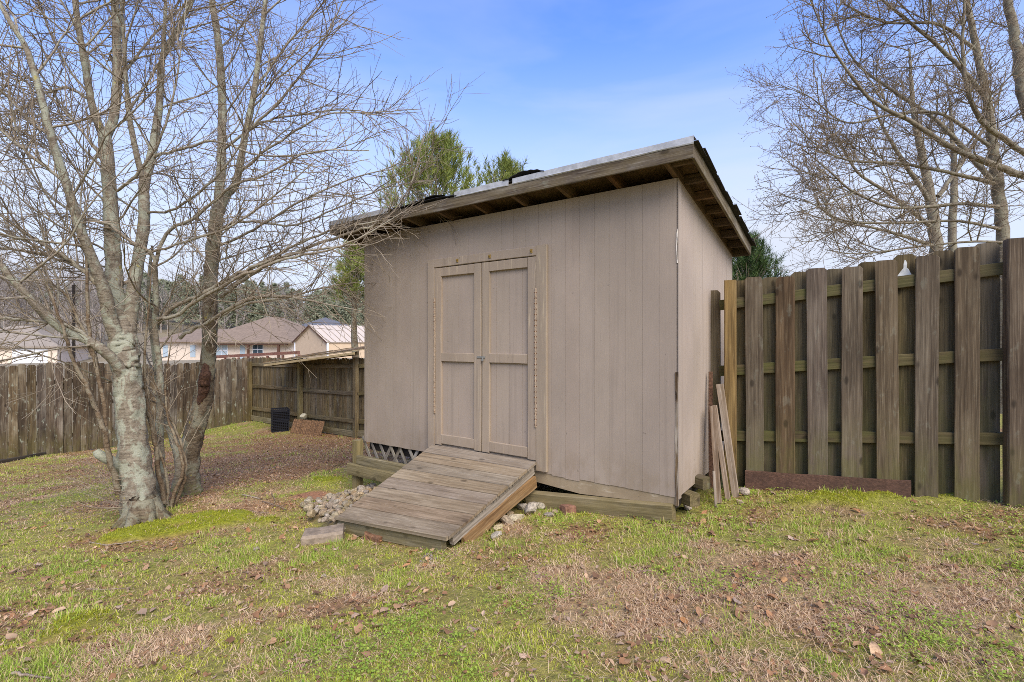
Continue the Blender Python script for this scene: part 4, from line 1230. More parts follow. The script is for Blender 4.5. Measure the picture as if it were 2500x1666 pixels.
def twigmat(name, a, b):
    m = NT(name); n = m.noise(m.coord("World"), 6, 3)
    m.col(m.mix(m.rng(n, 0.35, 0.65), a, b)); return m.m
M_twig = twigmat("twig_bark", lin(120, 106, 88), lin(160, 145, 122))
M_twigr = twigmat("pear_twig_bark", lin(118, 102, 82), lin(152, 136, 112))
M_limbr = bark("pear_limb_bark", lin(136, 124, 104), lin(100, 90, 74), lin(156, 152, 128), 0.5, False)

def px_path(pts, n=6, ws=1.0):
    """[(px, py, depth, width in px)] -> path, radii"""
    a = []
    for (px, py, Y, w) in pts:
        p = P(px, py, Y); a.append((p.x, p.y, p.z, w * ws / FPX * Y / 2))
    s = spline(a, n)
    return s[:, :3], np.maximum(s[:, 3], 0.002)

tr = np.random.default_rng(42)
def wobble(path, rad, amt, r):
    k = r.normal(size=path.shape) * rad[:, None] * amt
    k[0] = 0
    return path + k

base = G(352, 1275)
tree = thing("multi_stem_tree", base, "bare multi-stemmed lichen-covered tree in front of the grey fence", "tree")
STEMS = [
 # main trunk, then its forks
 [(352, 1300, 4.75, 112), (348, 1262, 4.75, 100), (336, 1190, 4.75, 84), (322, 1050, 4.75, 71), (314, 950, 4.76, 70), (306, 880, 4.78, 70), (300, 835, 4.80, 66), (297, 795, 4.81, 46), (295, 765, 4.82, 14)],
 [(300, 860, 4.80, 62), (288, 800, 4.82, 58), (280, 711, 4.85, 50), (277, 640, 4.88, 46), (272, 536, 4.9, 43), (263, 402, 4.95, 38), (254, 321, 5.0, 34)],
 [(256, 340, 5.0, 27), (240, 300, 4.95, 25), (223, 250, 4.9, 22), (207, 156, 4.85, 20), (192, 67, 4.8, 18), (180, -30, 4.75, 16), (165, -180, 4.7, 11)],
 [(256, 340, 5.0, 29), (277, 290, 5.05, 28), (286, 201, 5.1, 27), (286, 112, 5.15, 26), (281, 0, 5.2, 24), (275, -150, 5.25, 17), (270, -260, 5.3, 10)],
 [(296, 850, 4.78, 50), (270, 780, 4.70, 44), (254, 711, 4.62, 38), (232, 650, 4.55, 32), (196, 558, 4.45, 29), (161, 446, 4.38, 26), (125, 335, 4.3, 23), (103, 246, 4.25, 20), (67, 125, 4.2, 17), (27, 58, 4.15, 15), (-40, -60, 4.1, 10)],
 [(306, 850, 4.82, 52), (320, 760, 4.9, 44), (330, 680, 4.98, 38), (350, 558, 5.1, 34), (353, 446, 5.2, 31), (370, 380, 5.25, 27), (388, 268, 5.3, 22), (397, 140, 5.35, 18), (429, 80, 5.4, 14), (475, -10, 5.45, 12), (520, -120, 5.5, 7)],
 [(353, 450, 5.2, 22), (339, 400, 5.15, 19), (318, 300, 5.1, 16), (308, 200, 5.05, 13), (300, 60, 5.0, 10), (290, -60, 5.0, 7)],
 [(397, 150, 5.35, 13), (401, 80, 5.3, 11), (406, -20, 5.3, 9), (412, -120, 5.3, 6)],
 # stem behind, on the right
 [(462, 1235, 5.72, 84), (460, 1190, 5.75, 66), (458, 1136, 5.75, 58), (470, 1069, 5.75, 54), (490, 1002, 5.75, 49), (503, 935, 5.74, 43), (509, 868, 5.72, 38), (513, 779, 5.7, 37), (514, 689, 5.7, 36), (519, 620, 5.7, 35), (531, 513, 5.7, 34)],
 [(530, 530, 5.7, 30), (538, 440, 5.75, 29), (541, 379, 5.8, 27), (542, 223, 5.85, 25), (531, 89, 5.9, 22), (516, -10, 5.95, 20), (500, -160, 6.0, 12)],
 [(531, 540, 5.7, 26), (552, 480, 5.65, 25), (576, 446, 5.6, 24), (598, 335, 5.55, 21), (622, 215, 5.5, 18), (634, 112, 5.45, 15), (650, -10, 5.4, 13), (665, -140, 5.35, 7)],
 # limb leaning far left
 [(318, 960, 4.76, 46), (290, 895, 4.66, 42), (250, 855, 4.55, 38), (214, 832, 4.48, 35), (147, 801, 4.35, 32), (89, 747, 4.22, 29), (45, 698, 4.15, 27), (0, 645, 4.08, 24), (-70, 560, 4.0, 16)],
 # slim stems in the middle
 [(398, 1216, 5.15, 36), (392, 1150, 5.15, 30), (388, 1069, 5.15, 27), (392, 990, 5.16, 22), (388, 890, 5.17, 20), (378, 800, 5.15, 18), (382, 740, 5.1, 17), (379, 680, 5.05, 16), (378, 648, 5.0, 15)],
 [(430, 1200, 5.4, 34), (440, 1140, 5.4, 30), (420, 1060, 5.38, 25), (398, 990, 5.35, 20), (384, 920, 5.32, 17), (376, 860, 5.3, 14), (368, 790, 5.3, 12), (362, 700, 5.3, 10), (372, 600, 5.3, 8)],
]
stem_paths = []
for i, st in enumerate(STEMS):
    pth, rd = px_path(st, 12, 0.84 if i in (0, 8) else (0.60 if i == 11 else 0.72))
    pth = wobble(pth, rd, 0.02, tr)
    ac = Acc(); ac.tube(pth, rd, 30 if i in (0, 1, 8) else 16, 0.42 if i in (0, 8) else 0.3)
    o = ac.mesh("trunk" if i in (0, 8) else "stem", M_barkd if i == 8 else M_bark, tree)
    stem_paths.append((pth, rd))
# root flare lumps at the foot, the bare-wood wound and the broken stub
fl = Acc()
for k in range(7):
    a = k * 0.9 + 0.2
    p = np.array(base); q0 = p + np.array((math.cos(a) * .05, math.sin(a) * .05, 0.20)); q2 = p + np.array((math.cos(a) * .24, math.sin(a) * .24, 0)); q2[2] = float(gz(q2[0], q2[1])) - 0.02
    mid = p + np.array((math.cos(a) * .13, math.sin(a) * .13, 0.05))
    fl.tube(spline([(*q0, .09), (*mid, .08), (*q2, .035)], 5)[:, :3], spline([(*q0, .075), (*mid, .06), (*q2, .022)], 5)[:, 3], 9)
fl.mesh("root_flare", M_barkd, tree)
stb = Acc(); pth, rd = px_path([(300, 1145, 4.72, 30), (275, 1128, 4.62, 24), (245, 1112, 4.55, 22), (233, 1100, 4.53, 15)]); stb.tube(pth, rd, 9); stb.mesh("broken_stub", M_bark, tree)
M_wound = flat("red_brown_wound", lin(86, 62, 48), 0.95, 0, 40, 0.5, 0, 0.8)
wd = Acc(); pth, rd = px_path([(487, 990, 5.69, 12), (495, 955, 5.665, 24), (500, 920, 5.665, 26), (505, 880, 5.68, 10)]); wd.tube(wobble(pth, rd, .12, tr), rd, 10); wd.mesh("bark_wound", M_wound, tree)

# hand-placed long limbs
LIMBS = [
 [(379, 792, 5.15, 14), (430, 748, 5.1, 12), (491, 720, 5.05, 12), (560, 680, 5.0, 11), (625, 649, 4.95, 10), (720, 620, 4.9, 8), (800, 605, 4.85, 7), (900, 598, 4.8, 4)],
 [(384, 779, 5.1, 13), (430, 770, 5.0, 12), (500, 722, 4.9, 12), (600, 668, 4.8, 11), (700, 632, 4.75, 9), (800, 612, 4.7, 7), (890, 575, 4.68, 5), (980, 520, 4.65, 3)],
 [(440, 826, 5.3, 12), (513, 783, 5.2, 12), (603, 734, 5.1, 11), (680, 722, 5.05, 9), (760, 735, 5.0, 7), (884, 760, 4.95, 3)],
 [(513, 783, 5.2, 10), (600, 742, 5.3, 9), (700, 728, 5.35, 7), (800, 700, 5.4, 5), (870, 690, 5.45, 3)],
 [(540, 725, 5.68, 14), (600, 680, 5.5, 12), (670, 640, 5.35, 11), (760, 600, 5.25, 10), (850, 572, 5.15, 9), (930, 540, 5.1, 8), (985, 495, 5.05, 6), (1010, 430, 5.0, 5), (1035, 330, 4.95, 3)],
 [(560, 700, 5.65, 10), (640, 640, 5.4, 9), (740, 590, 5.2, 8), (820, 560, 5.15, 7), (900, 545, 5.1, 6), (1000, 528, 5.05, 4), (1080, 512, 5.0, 2)],
 [(378, 650, 5.0, 13), (404, 571, 4.95, 11), (482, 527, 4.9, 10), (567, 455, 4.85, 9), (640, 432, 4.8, 7), (760, 372, 4.75, 5), (900, 368, 4.7, 3)],
 [(378, 650, 5.0, 12), (370, 616, 4.95, 11), (312, 585, 4.85, 10), (268, 549, 4.8, 9), (201, 531, 4.7, 8), (116, 473, 4.6, 6), (40, 380, 4.5, 4), (-30, 340, 4.4, 3)],
 [(285, 467, 4.88, 9), (330, 430, 4.75, 10), (395, 330, 4.65, 8), (430, 200, 4.55, 6), (447, 80, 4.5, 4), (460, -40, 4.5, 3)],
 [(285, 467, 4.88, 9), (260, 410, 4.75, 8), (215, 340, 4.65, 7), (150, 265, 4.6, 6), (60, 180, 4.5, 4), (-20, 120, 4.4, 3)],
 [(566, 440, 5.62, 10), (640, 375, 5.5, 8), (720, 320, 5.4, 7), (800, 280, 5.35, 5), (900, 275, 5.3, 4), (1010, 268, 5.3, 2)],
 [(600, 320, 5.55, 9), (680, 250, 5.5, 8), (760, 150, 5.4, 6), (800, 80, 5.35, 5), (850, -20, 5.3, 3)],
 [(622, 215, 5.5, 9), (700, 110, 5.6, 7), (780, 20, 5.7, 5), (830, -60, 5.7, 3)],
 [(540, 370, 5.8, 9), (640, 300, 5.75, 8), (720, 282, 5.7, 6), (850, 268, 5.65, 4), (960, 290, 5.6, 2)],
 [(370, 385, 5.25, 10), (440, 365, 5.2, 9), (520, 345, 5.15, 8), (640, 380, 5.1, 6), (780, 372, 5.05, 4), (930, 330, 5.0, 2)],
 [(254, 711, 4.62, 14), (200, 660, 4.5, 12), (130, 610, 4.4, 11), (60, 570, 4.3, 9), (-30, 500, 4.2, 5)],
 [(250, 855, 4.55, 13), (180, 800, 4.4, 12), (90, 785, 4.3, 11), (0, 776, 4.2, 9), (-80, 780, 4.1, 5)],
 [(330, 690, 4.98, 12), (250, 690, 4.8, 11), (190, 650, 4.7, 10), (100, 622, 4.6, 9), (0, 605, 4.5, 6), (-60, 600, 4.5, 3)],
 [(161, 446, 4.38, 11), (100, 400, 4.3, 10), (40, 350, 4.2, 8), (-30, 290, 4.1, 5)],
 [(125, 335, 4.3, 12), (80, 300, 4.35, 10), (20, 240, 4.4, 8), (-40, 170, 4.4, 5)],
 [(223, 250, 4.9, 9), (170, 215, 4.8, 8), (110, 230, 4.7, 7), (60, 260, 4.6, 5), (-20, 300, 4.5, 3)],
 [(286, 200, 5.1, 10), (340, 130, 5.2, 8), (390, 70, 5.3, 6), (440, 0, 5.4, 4), (480, -60, 5.4, 3)],
 [(370, 616, 4.95, 8), (450, 590, 4.85, 8), (560, 555, 4.75, 7), (680, 470, 4.7, 5), (760, 400, 4.6, 3)],
 [(360, 520, 5.12, 8), (430, 510, 5.0, 8), (520, 440, 4.9, 7), (590, 350, 4.8, 5), (640, 240, 4.7, 4), (660, 120, 4.7, 2)],
 [(535, 600, 5.7, 9), (620, 560, 5.5, 8), (720, 500, 5.4, 7), (850, 440, 5.3, 5), (980, 395, 5.2, 3), (1090, 290, 5.1, 2)],
 [(525, 560, 5.7, 8), (600, 540, 5.55, 8), (720, 550, 5.4, 6), (840, 500, 5.3, 5), (960, 450, 5.2, 4), (1060, 400, 5.1, 2)],
]
lim = Acc(); limb_paths = []
for st in LIMBS:
    pth, rd = px_path(st, 5, 0.74); pth = wobble(pth, rd, 0.4, tr)
    lim.tube(pth, np.maximum(rd, 0.004), 7); limb_paths.append((pth, np.maximum(rd, 0.004)))
lim.mesh("limbs", M_limb, tree)
# smaller branches and twigs
tw = Acc(); br = Acc()
lvl1 = []
for i, (pth, rd) in enumerate(stem_paths):
    if i in (0,): continue
    n = 9 if i in (1, 2, 3, 4, 5, 8, 9, 10, 11) else 4
    lvl1 += sprout(pth, rd, tr, n, (1.0, 2.2), (35, 75), 0.011, 0.004, 7, 0.10, 0.035, 0.3 if i != 8 else 0.7, 1.0)
for (pth, rd) in lvl1: br.tube(pth, rd, 5)
lvl2 = []
for (pth, rd) in limb_paths: lvl2 += sprout(pth, rd, tr, 24, (0.5, 1.35), (25, 65), 0.0055, 0.0028, 6, 0.11, 0.02, 0.15, 1.0)
for (pth, rd) in lvl1: lvl2 += sprout(pth, rd, tr, 9, (0.4, 1.0), (25, 60), 0.0048, 0.0024, 5, 0.11, 0.02, 0.15, 1.0)
for (pth, rd) in lvl2: tw.tube(pth, rd, 4)
lvl3 = []
for (pth, rd) in lvl2: lvl3 += sprout(pth, rd, tr, 5, (0.16, 0.5), (25, 60), 0.0030, 0.0016, 3, 0.14, 0.0, 0.15, 0.95)
for (pth, rd) in lvl3: tw.tube(pth, rd, 3)
br.mesh("branches", M_limb, tree)
tw.mesh("crown", M_twig, tree)

# crepe-like saplings sprouting at its foot
def sapling(pts_list, lab, nt, name="sapling"):
    b0 = px_path(pts_list[0])[0][0]
    root = thing(name, Vector(b0), lab, "sapling")
    sub = []
    for st in pts_list:
        a = Acc(); pth, rd = px_path(st, 5, 0.72); a.tube(wobble(pth, rd, .3, tr), rd, 8); a.mesh("stem", M_shoot, root); sub.append((pth, rd))
    t2 = Acc()
    for (pth, rd) in sub:
        l = sprout(pth, rd, tr, nt, (0.2, 0.7), (20, 55), 0.0045, 0.002, 5, 0.12, 0.03, 0.3, 1.0)
        for (p_, r_) in l:
            t2.tube(p_, r_, 4)
            for (p3, r3) in sprout(p_, r_, tr, 3, (0.1, 0.3), (25, 55), 0.0025, 0.0014, 3, .12, .02): t2.tube(p3, r3, 3)
    tag(t2.mesh("twigs", M_twig, root), kind="stuff")
    return root
sapling([[(290, 1205, 4.62, 20), (264, 1091, 4.5, 17), (241, 1015, 4.45, 15), (214, 953, 4.4, 13), (174, 868, 4.35, 11), (150, 790, 4.3, 9), (112, 689, 4.25, 6), (70, 600, 4.2, 4)],
         [(262, 1080, 4.5, 14), (252, 979, 4.5, 13), (228, 868, 4.5, 12), (214, 779, 4.5, 11), (212, 645, 4.5, 8), (205, 520, 4.5, 5)],
         [(226, 868, 4.5, 10), (200, 800, 4.45, 9), (160, 720, 4.4, 8), (120, 690, 4.35, 5)]], "slender brown forked sapling left of the big lichened trunk", 12)
sapling([[(400, 1230, 5.0, 16), (385, 1130, 4.98, 14), (376, 1069, 4.97, 12), (358, 979, 4.95, 10), (352, 880, 4.93, 8), (362, 760, 4.9, 6), (372, 640, 4.9, 3)],
         [(405, 1232, 5.02, 15), (388, 1150, 5.0, 14), (378, 1060, 5.0, 11), (352, 960, 4.98, 9), (330, 880, 4.95, 4)],
         [(418, 1235, 5.05, 13), (445, 1150, 5.05, 11), (432, 1080, 5.05, 9), (410, 1020, 5.05, 7), (405, 930, 5.03, 5), (420, 820, 5.0, 3)],
         [(425, 1236, 5.1, 12), (450, 1170, 5.1, 12), (447, 1100, 5.12, 10), (425, 1040, 5.12, 7), (395, 980, 5.1, 5), (365, 900, 5.1, 3)],
         [(410, 1236, 5.04, 10), (405, 1150, 5.03, 9), (380, 1075, 5.0, 7), (345, 980, 4.97, 5), (320, 900, 4.95, 3)]], "cluster of reddish-brown shoots between the tree's two trunks", 9, "shoot_cluster")
# low whippy twigs at the base of the trunk
wh = thing("twiggy_suckers", G(300, 1240), "thin dark suckers spraying out from the trunk's foot", "twigs")
w_ = Acc()
for k in range(16):
    p0 = P(300 + tr.uniform(-8, 8), 1185 + tr.uniform(-20, 60), 4.6)
    d = unit(np.array((-1.0 + tr.normal() * 0.25, -0.25 + tr.normal() * 0.3, 0.35 + tr.normal() * 0.2)))
    pts = [np.array(p0)]
    for s_ in range(6):
        d = unit(d + tr.normal(size=3) * 0.1 + np.array((0, 0, 0.05))); pts.append(pts[-1] + d * tr.uniform(0.05, 0.11))
    pts = np.array(pts); rd = np.linspace(0.0035, 0.0012, 7); w_.tube(pts, rd, 4)
    for (p3, r3) in sprout(pts, rd, tr, 4, (0.08, 0.25), (20, 50), 0.0018, 0.001, 3, .1, .03): w_.tube(p3, r3, 3)
w_.mesh("twigs", M_twig, wh)

# ------------------------------------------------------------------ pear trees beyond the right fence
def pear(name, lab, limbs, seed, n1, n2, n3, Y0, buds=True, L1=(0.6, 1.4), grounded=(0,)):
    r = np.random.default_rng(seed)
    b0 = px_path(limbs[0])[0][0]
    root = thing(name, Vector((b0[0], b0[1], float(gz(b0[0], b0[1])))), lab, "tree")
    paths = []
    for i, st in enumerate(limbs):
        st = [((px if px > 2100 or i == 0 else 2100 - (2100 - px) * 0.66), py, Y, w) for (px, py, Y, w) in st]
        a = Acc(); pth, rd = px_path(st, 6, 0.47)
        if i in grounded:
            gzv = float(gz(pth[0][0], pth[0][1]))
            pth = np.vstack([[pth[0][0], pth[0][1], gzv - 0.1], pth]); rd = np.concatenate([[rd[0] * 1.25], rd])
        pth = wobble(pth, rd, 0.12, r)
        a.tube(pth, rd, 9); a.mesh("trunk" if i == 0 else "limb", M_limbr, root); paths.append((pth, rd))
    br_ = Acc(); tw_ = Acc()
    k = Y0 / 7.0
    l1 = []
    for i, (pth, rd) in enumerate(paths):
        l1 += sprout(pth, rd, r, n1, L1, (30, 65), 0.010 * k, 0.004 * k, 7, 0.10, 0.05, 0.3 if i == 0 else 0.15, 1.0)
    for (a, b) in l1: br_.tube(a, b, 5)
    l2 = []
    for (pth, rd) in l1: l2 += sprout(pth, rd, r, n2, (0.3, 0.9), (30, 65), 0.0048 * k, 0.0026 * k, 5, 0.13, 0.04, 0.1, 1.0)
    for (a, b) in l2: tw_.tube(a, b, 4)
    l3 = []
    for (pth, rd) in l2: l3 += sprout(pth, rd, r, n3, (0.08, 0.26), (35, 75), 0.0036 * k, 0.0022 * k, 2, 0.2, 0.03, 0.08, 1.0)
    for (a, b) in l3: tw_.tube(a, b, 3)
    tag(br_.mesh("branches", M_limbr, root), kind="stuff"); tw_.mesh("crown", M_twigr, root)
    if buds:
        tips = np.array([a[-1] for (a, b) in l3] + [a[len(a) // 2] for (a, b) in l3[::2]])
        oc = np.array([(1, 0, 0), (-1, 0, 0), (0, 1, 0), (0, -1, 0), (0, 0, 1.4), (0, 0, -1.4)]) * 0.0055 * k
        fo = np.array([(0, 2, 4), (2, 1, 4), (1, 3, 4), (3, 0, 4), (2, 0, 5), (1, 2, 5), (3, 1, 5), (0, 3, 5)])
        V = (tips[:, None] + oc[None]).reshape(-1, 3); F = (fo[None] + (np.arange(len(tips)) * 6)[:, None, None]).reshape(-1, 3)
        tag(mesh_obj("buds", V, [F], M_twigr, root), kind="stuff")
pear("pear_tree", "large bare spreading tree beyond the right-hand fence",
     [[(2452, 700, 7.4, 60), (2450, 600, 7.4, 56), (2440, 480, 7.4, 52), (2428, 380, 7.4, 46), (2405, 220, 7.4, 36), (2372, 60, 7.4, 28), (2340, -80, 7.4, 20), (2310, -220, 7.4, 10)],
      [(2552, 458, 7.8, 40), (2500, 432, 7.3, 36), (2420, 400, 7.0, 32), (2325, 362, 6.9, 27), (2236, 304, 6.8, 22), (2124, 241, 6.7, 17), (2012, 134, 6.6, 12), (1959, 67, 6.55, 9), (1915, 0, 6.5, 6)],
      [(2420, 440, 7.4, 26), (2350, 360, 7.5, 22), (2280, 290, 7.6, 18), (2170, 215, 7.7, 14), (2080, 150, 7.8, 10), (2000, 40, 7.9, 6)],
      [(2538, 400, 7.8, 28), (2455, 342, 7.1, 26), (2401, 299, 6.8, 24), (2365, 230, 6.7, 20), (2350, 130, 6.7, 16), (2355, 0, 6.7, 12), (2360, -100, 6.7, 8)],
      [(2585, 720, 7.8, 66), (2572, 600, 7.8, 62), (2560, 500, 7.8, 60), (2530, 350, 7.8, 54), (2495, 220, 7.8, 48), (2480, 100, 7.8, 42), (2455, -20, 7.8, 36), (2430, -150, 7.8, 20)],
      [(2444, 506, 7.4, 20), (2350, 498, 7.0, 17), (2191, 508, 6.8, 14), (2080, 470, 6.6, 11), (1990, 420, 6.5, 8), (1880, 360, 6.4, 4)],
      [(2448, 561, 7.4, 16), (2340, 540, 7.0, 14), (2200, 545, 6.9, 12), (2050, 540, 6.8, 9), (1930, 500, 6.7, 6), (1850, 480, 6.6, 4)],
      [(2430, 450, 7.4, 22), (2330, 425, 7.3, 18), (2200, 400, 7.2, 14), (2060, 392, 7.1, 10), (1950, 360, 7.0, 7), (1850, 300, 6.9, 4)],
      [(2400, 230, 7.4, 24), (2330, 150, 7.3, 20), (2240, 70, 7.2, 15), (2140, -10, 7.1, 10), (2050, -80, 7.1, 5)],
      [(2380, 120, 7.4, 18), (2290, 60, 7.3, 14), (2160, 55, 7.2, 10), (2040, 10, 7.1, 6)],
      [(2420, 360, 7.4, 18), (2300, 280, 7.3, 15), (2180, 280, 7.2, 12), (2050, 300, 7.0, 9), (1920, 240, 6.9, 6), (1830, 210, 6.9, 3)],
      [(2450, 592, 7.4, 14), (2380, 590, 7.1, 12), (2260, 600, 7.0, 10), (2100, 620, 6.9, 7), (1970, 610, 6.8, 4)],
     ], 5, 14, 10, 6, 7.2, grounded=(0, 4))
pear("pear_tree", "smaller bare upright tree behind the big one at the fence",
     [[(2290, 700, 12.0, 62), (2285, 600, 12, 56), (2270, 480, 12, 46), (2255, 400, 12, 38), (2235, 300, 12, 28), (2225, 200, 12, 18), (2220, 120, 12, 8)],
      [(2330, 690, 12.4, 40), (2325, 560, 12.4, 36), (2330, 440, 12.4, 30), (2325, 340, 12.4, 20), (2318, 240, 12.4, 10)],
      [(2275, 500, 12, 24), (2210, 400, 11.8, 20), (2160, 320, 11.6, 14), (2130, 250, 11.5, 8)],
      [(2280, 560, 12, 24), (2180, 480, 11.8, 18), (2090, 420, 11.6, 13), (2010, 330, 11.5, 7)],
      [(2280, 600, 12, 20), (2150, 560, 11.8, 14), (2020, 540, 11.6, 10), (1940, 500, 11.5, 5)],
      [(2290, 480, 12, 24), (2360, 380, 12, 18), (2420, 280, 12, 12), (2450, 200, 12, 6)]], 9, 12, 8, 4, 10.5, False, (1.0, 2.4))

# ------------------------------------------------------------------ pines
def needle_mat(name, a, b):
    m = NT(name); n = m.noise(m.coord("World"), 2.2, 4); oi = m.noise(m.coord("World"), 17, 2)
    m.col(m.mix(m.rng(n, 0.3, 0.7), a, m.mix(m.rng(oi, 0.3, 0.7), a, b))); m.b.inputs["Roughness"].default_value = 0.7
    return m.m
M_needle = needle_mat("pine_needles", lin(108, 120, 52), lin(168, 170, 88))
M_needled = needle_mat("dark_pine_needles", lin(62, 84, 44), lin(110, 130, 70))  # darker, greener needles for the pine right of the shed

def pine(name, lab, x, y, ztop, zlow, spread, seed, mat, n=700, tl=0.26, nn=26):
    r = np.random.default_rng(seed)
    g = float(gz(x, y))
    root = thing(name, (x, y, g), lab, "pine tree")
    a = Acc(); H = ztop - g
    pth = np.array([(x + 0.05 * math.sin(k), y, g - 0.1 + H * k / 8) for k in range(9)]); a.tube(pth, np.linspace(0.16, 0.02, 9), 8); a.mesh("trunk", M_barkd, root)
    tips = []; dirs = []; b = Acc()
    nw = 26
    for k in range(nw):
        f = k / (nw - 1); z = zlow + (ztop - zlow) * f
        R = spread * (1 - f) ** 0.62 * r.uniform(0.75, 1.1) + 0.1
        for j in range(5 if f < 0.9 else 3):
            az = r.uniform(0, 6.28)
            d = np.array((math.cos(az), math.sin(az), r.uniform(0.25, 0.7) + f * 0.6)); d = unit(d)
            p0 = np.array((x, y, z - 0.15 * R)); pts = [p0]
            for s_ in range(5):
                d = unit(d + np.array((0, 0, 0.10)) + r.normal(size=3) * .06); pts.append(pts[-1] + d * R / 5)
            pts = np.array(pts); b.tube(pts, np.linspace(0.02, 0.006, 6), 4)
            m_ = max(3, int(n / (nw * 5)))
            for q in range(m_):
                t = r.uniform(0.35, 1.0) * 5; kk = min(int(t), 4)
                p = pts[kk] + (pts[kk + 1] - pts[kk]) * (t - kk)
                off = r.normal(size=3) * 0.16 * min(1, R); tips.append(p + off); dirs.append(unit(d * 0.6 + np.array((0, 0, 0.9)) + r.normal(size=3) * .3))
    b.mesh("branches", M_limb, root)
    tips = np.array(tips); dirs = np.array(dirs); N = len(tips)
    # needles of each brush
    base_ = tips[:, None] + dirs[:, None] * (r.random((N, nn, 1)) * tl * 0.9)
    rv = r.normal(size=(N, nn, 3)); rv /= np.linalg.norm(rv, axis=2)[..., None]
    nd = dirs[:, None] * 0.75 + rv * 0.62; nd /= np.linalg.norm(nd, axis=2)[..., None]
    sd = np.cross(nd, r.normal(size=(N, nn, 3))); sd /= np.linalg.norm(sd, axis=2)[..., None]
    ln_ = tl * r.uniform(0.55, 0.9, (N, nn, 1)); w = tl * 0.028
    V = np.stack([base_ - sd * w, base_ + sd * w, base_ + nd * ln_], 2).reshape(-1, 3)
    F = np.arange(len(V)).reshape(-1, 3)
    mesh_obj("crown", V, [F], mat, root)
def pine_at(name, lab, px, py, Y, pyl, wpx, seed, mat, **kw):
    t_ = P(px, py, Y); l_ = P(px, pyl, Y)
    pine(name, lab, t_.x, t_.y, t_.z, l_.z, wpx / FPX * Y, seed, mat, **kw)
pine_at("pine_tree", "tall bushy pine rising behind the shed roof's low end", 1062, 368, 13.5, 740, 265, 3, M_needle, n=1050, tl=0.30)
pine_at("pine_tree", "smaller pine top peeping over the middle of the shed roof", 1228, 418, 15.0, 660, 170, 4, M_needle, n=480, tl=0.30)
pine_at("pine_tree", "pine boughs showing in the gap left of the shed wall", 868, 600, 14.2, 745, 62, 8, M_needle, n=260)
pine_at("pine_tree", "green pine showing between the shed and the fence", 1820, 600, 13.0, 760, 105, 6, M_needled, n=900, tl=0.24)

# ------------------------------------------------------------------ far woods: one mass
def far_wood():
    r = np.random.default_rng(12)
    a = Acc()
    def bare(x, y, H, k):
        g = float(gz(x, y)); top = np.array((x + r.normal() * .4, y, g + H))
        p = np.array([(x, y, g - 0.3), (x + r.normal() * .15, y, g + H * .35), (x + r.normal() * .3, y, g + H * .7), top]); rd = np.array((.14, .11, .07, .02)) * k
        a.tube(p, rd, 4)
        for (q, s_) in sprout(p, rd, r, 18, (H * .22, H * .42), (25, 60), .05 * k, .02 * k, 3, .1, .06, .25, 1.0):
            a.tube(q, s_, 3)
            for (q2, s2) in sprout(q, s_, r, 6, (H * .08, H * .18), (25, 60), .022 * k, .012 * k, 2, .12, .05, .2, 1.0): a.tube(q2, s2, 3)
    def strew(n, y0, y1, p0, p1, h0, h1, k):
        for i in range(n):
            Y = r.uniform(y0, y1); px = r.uniform(p0, p1); bare((px - 1250) / FPX * Y, Y, r.uniform(h0, h1), k)
    strew(70, 66, 88, -140, 300, 8.5, 14.5, 1.0)
    strew(60, 92, 125, 200, 930, 7, 10, 1.3)
    strew(80, 140, 185, -120, 930, 6.5, 9, 1.9)
    strew(14, 60, 90, 1850, 2450, 7, 11, 1.0)
    o = a.mesh("bare_woodland", twigmat("hazed_bare_twigs", lin(140, 128, 116), lin(174, 164, 152)), None)  # twig colours paled to paint in the haze of distance
    tag(o, "grey-brown mass of bare woodland on the far rise", "woodland", None, "stuff")
    # evergreens of the same wood
    V = []
    for i in range(190):
        Y = r.uniform(96, 135) if i < 100 else r.uniform(140, 185); px = r.uniform(330, 930) if i < 85 else (r.uniform(-100, 330) if i < 110 else r.uniform(0, 930))
        x = (px - 1250) / FPX * Y; g = float(gz(x, Y)); H = r.uniform(7, 10.5) if i < 85 else r.uniform(5, 8.5); N = 420 if i < 110 else 240; kk = 1.0 if i < 110 else 1.5
        f = r.random(N) ** 0.8; R = 2.6 * (1 - f) ** 0.6 + 0.25
        az = r.uniform(0, 6.28, N); rr_ = R * np.sqrt(r.random(N))
        lump = 0.8 + 0.35 * np.sin(az * 3 + f * 14 + i)
        c = np.stack([x + np.cos(az) * rr_ * lump, Y + np.sin(az) * rr_ * lump, g + H * (0.18 + 0.82 * f)], 1)
        for k in range(5):
            d = r.normal(size=(N, 3)); d[:, 2] = np.abs(d[:, 2]); d /= np.linalg.norm(d, axis=1)[:, None]
            s_ = np.cross(d, r.normal(size=(N, 3))); s_ /= np.linalg.norm(s_, axis=1)[:, None]
            V.append(np.stack([c - s_ * .10 * kk, c + s_ * .10 * kk, c + d * kk * r.uniform(.4, .75, (N, 1))], 1).reshape(-1, 3))
    V = np.concatenate(V)
    o = mesh_obj("pine_woodland", V, [np.arange(len(V)).reshape(-1, 3)], needle_mat("hazed_pine_needles", lin(132, 136, 108), lin(160, 162, 136)), None)  # needles lightened and greyed: distance haze painted into the colour
    tag(o, "dull green mass of pines on the far rise", "woodland", None, "stuff")
far_wood()
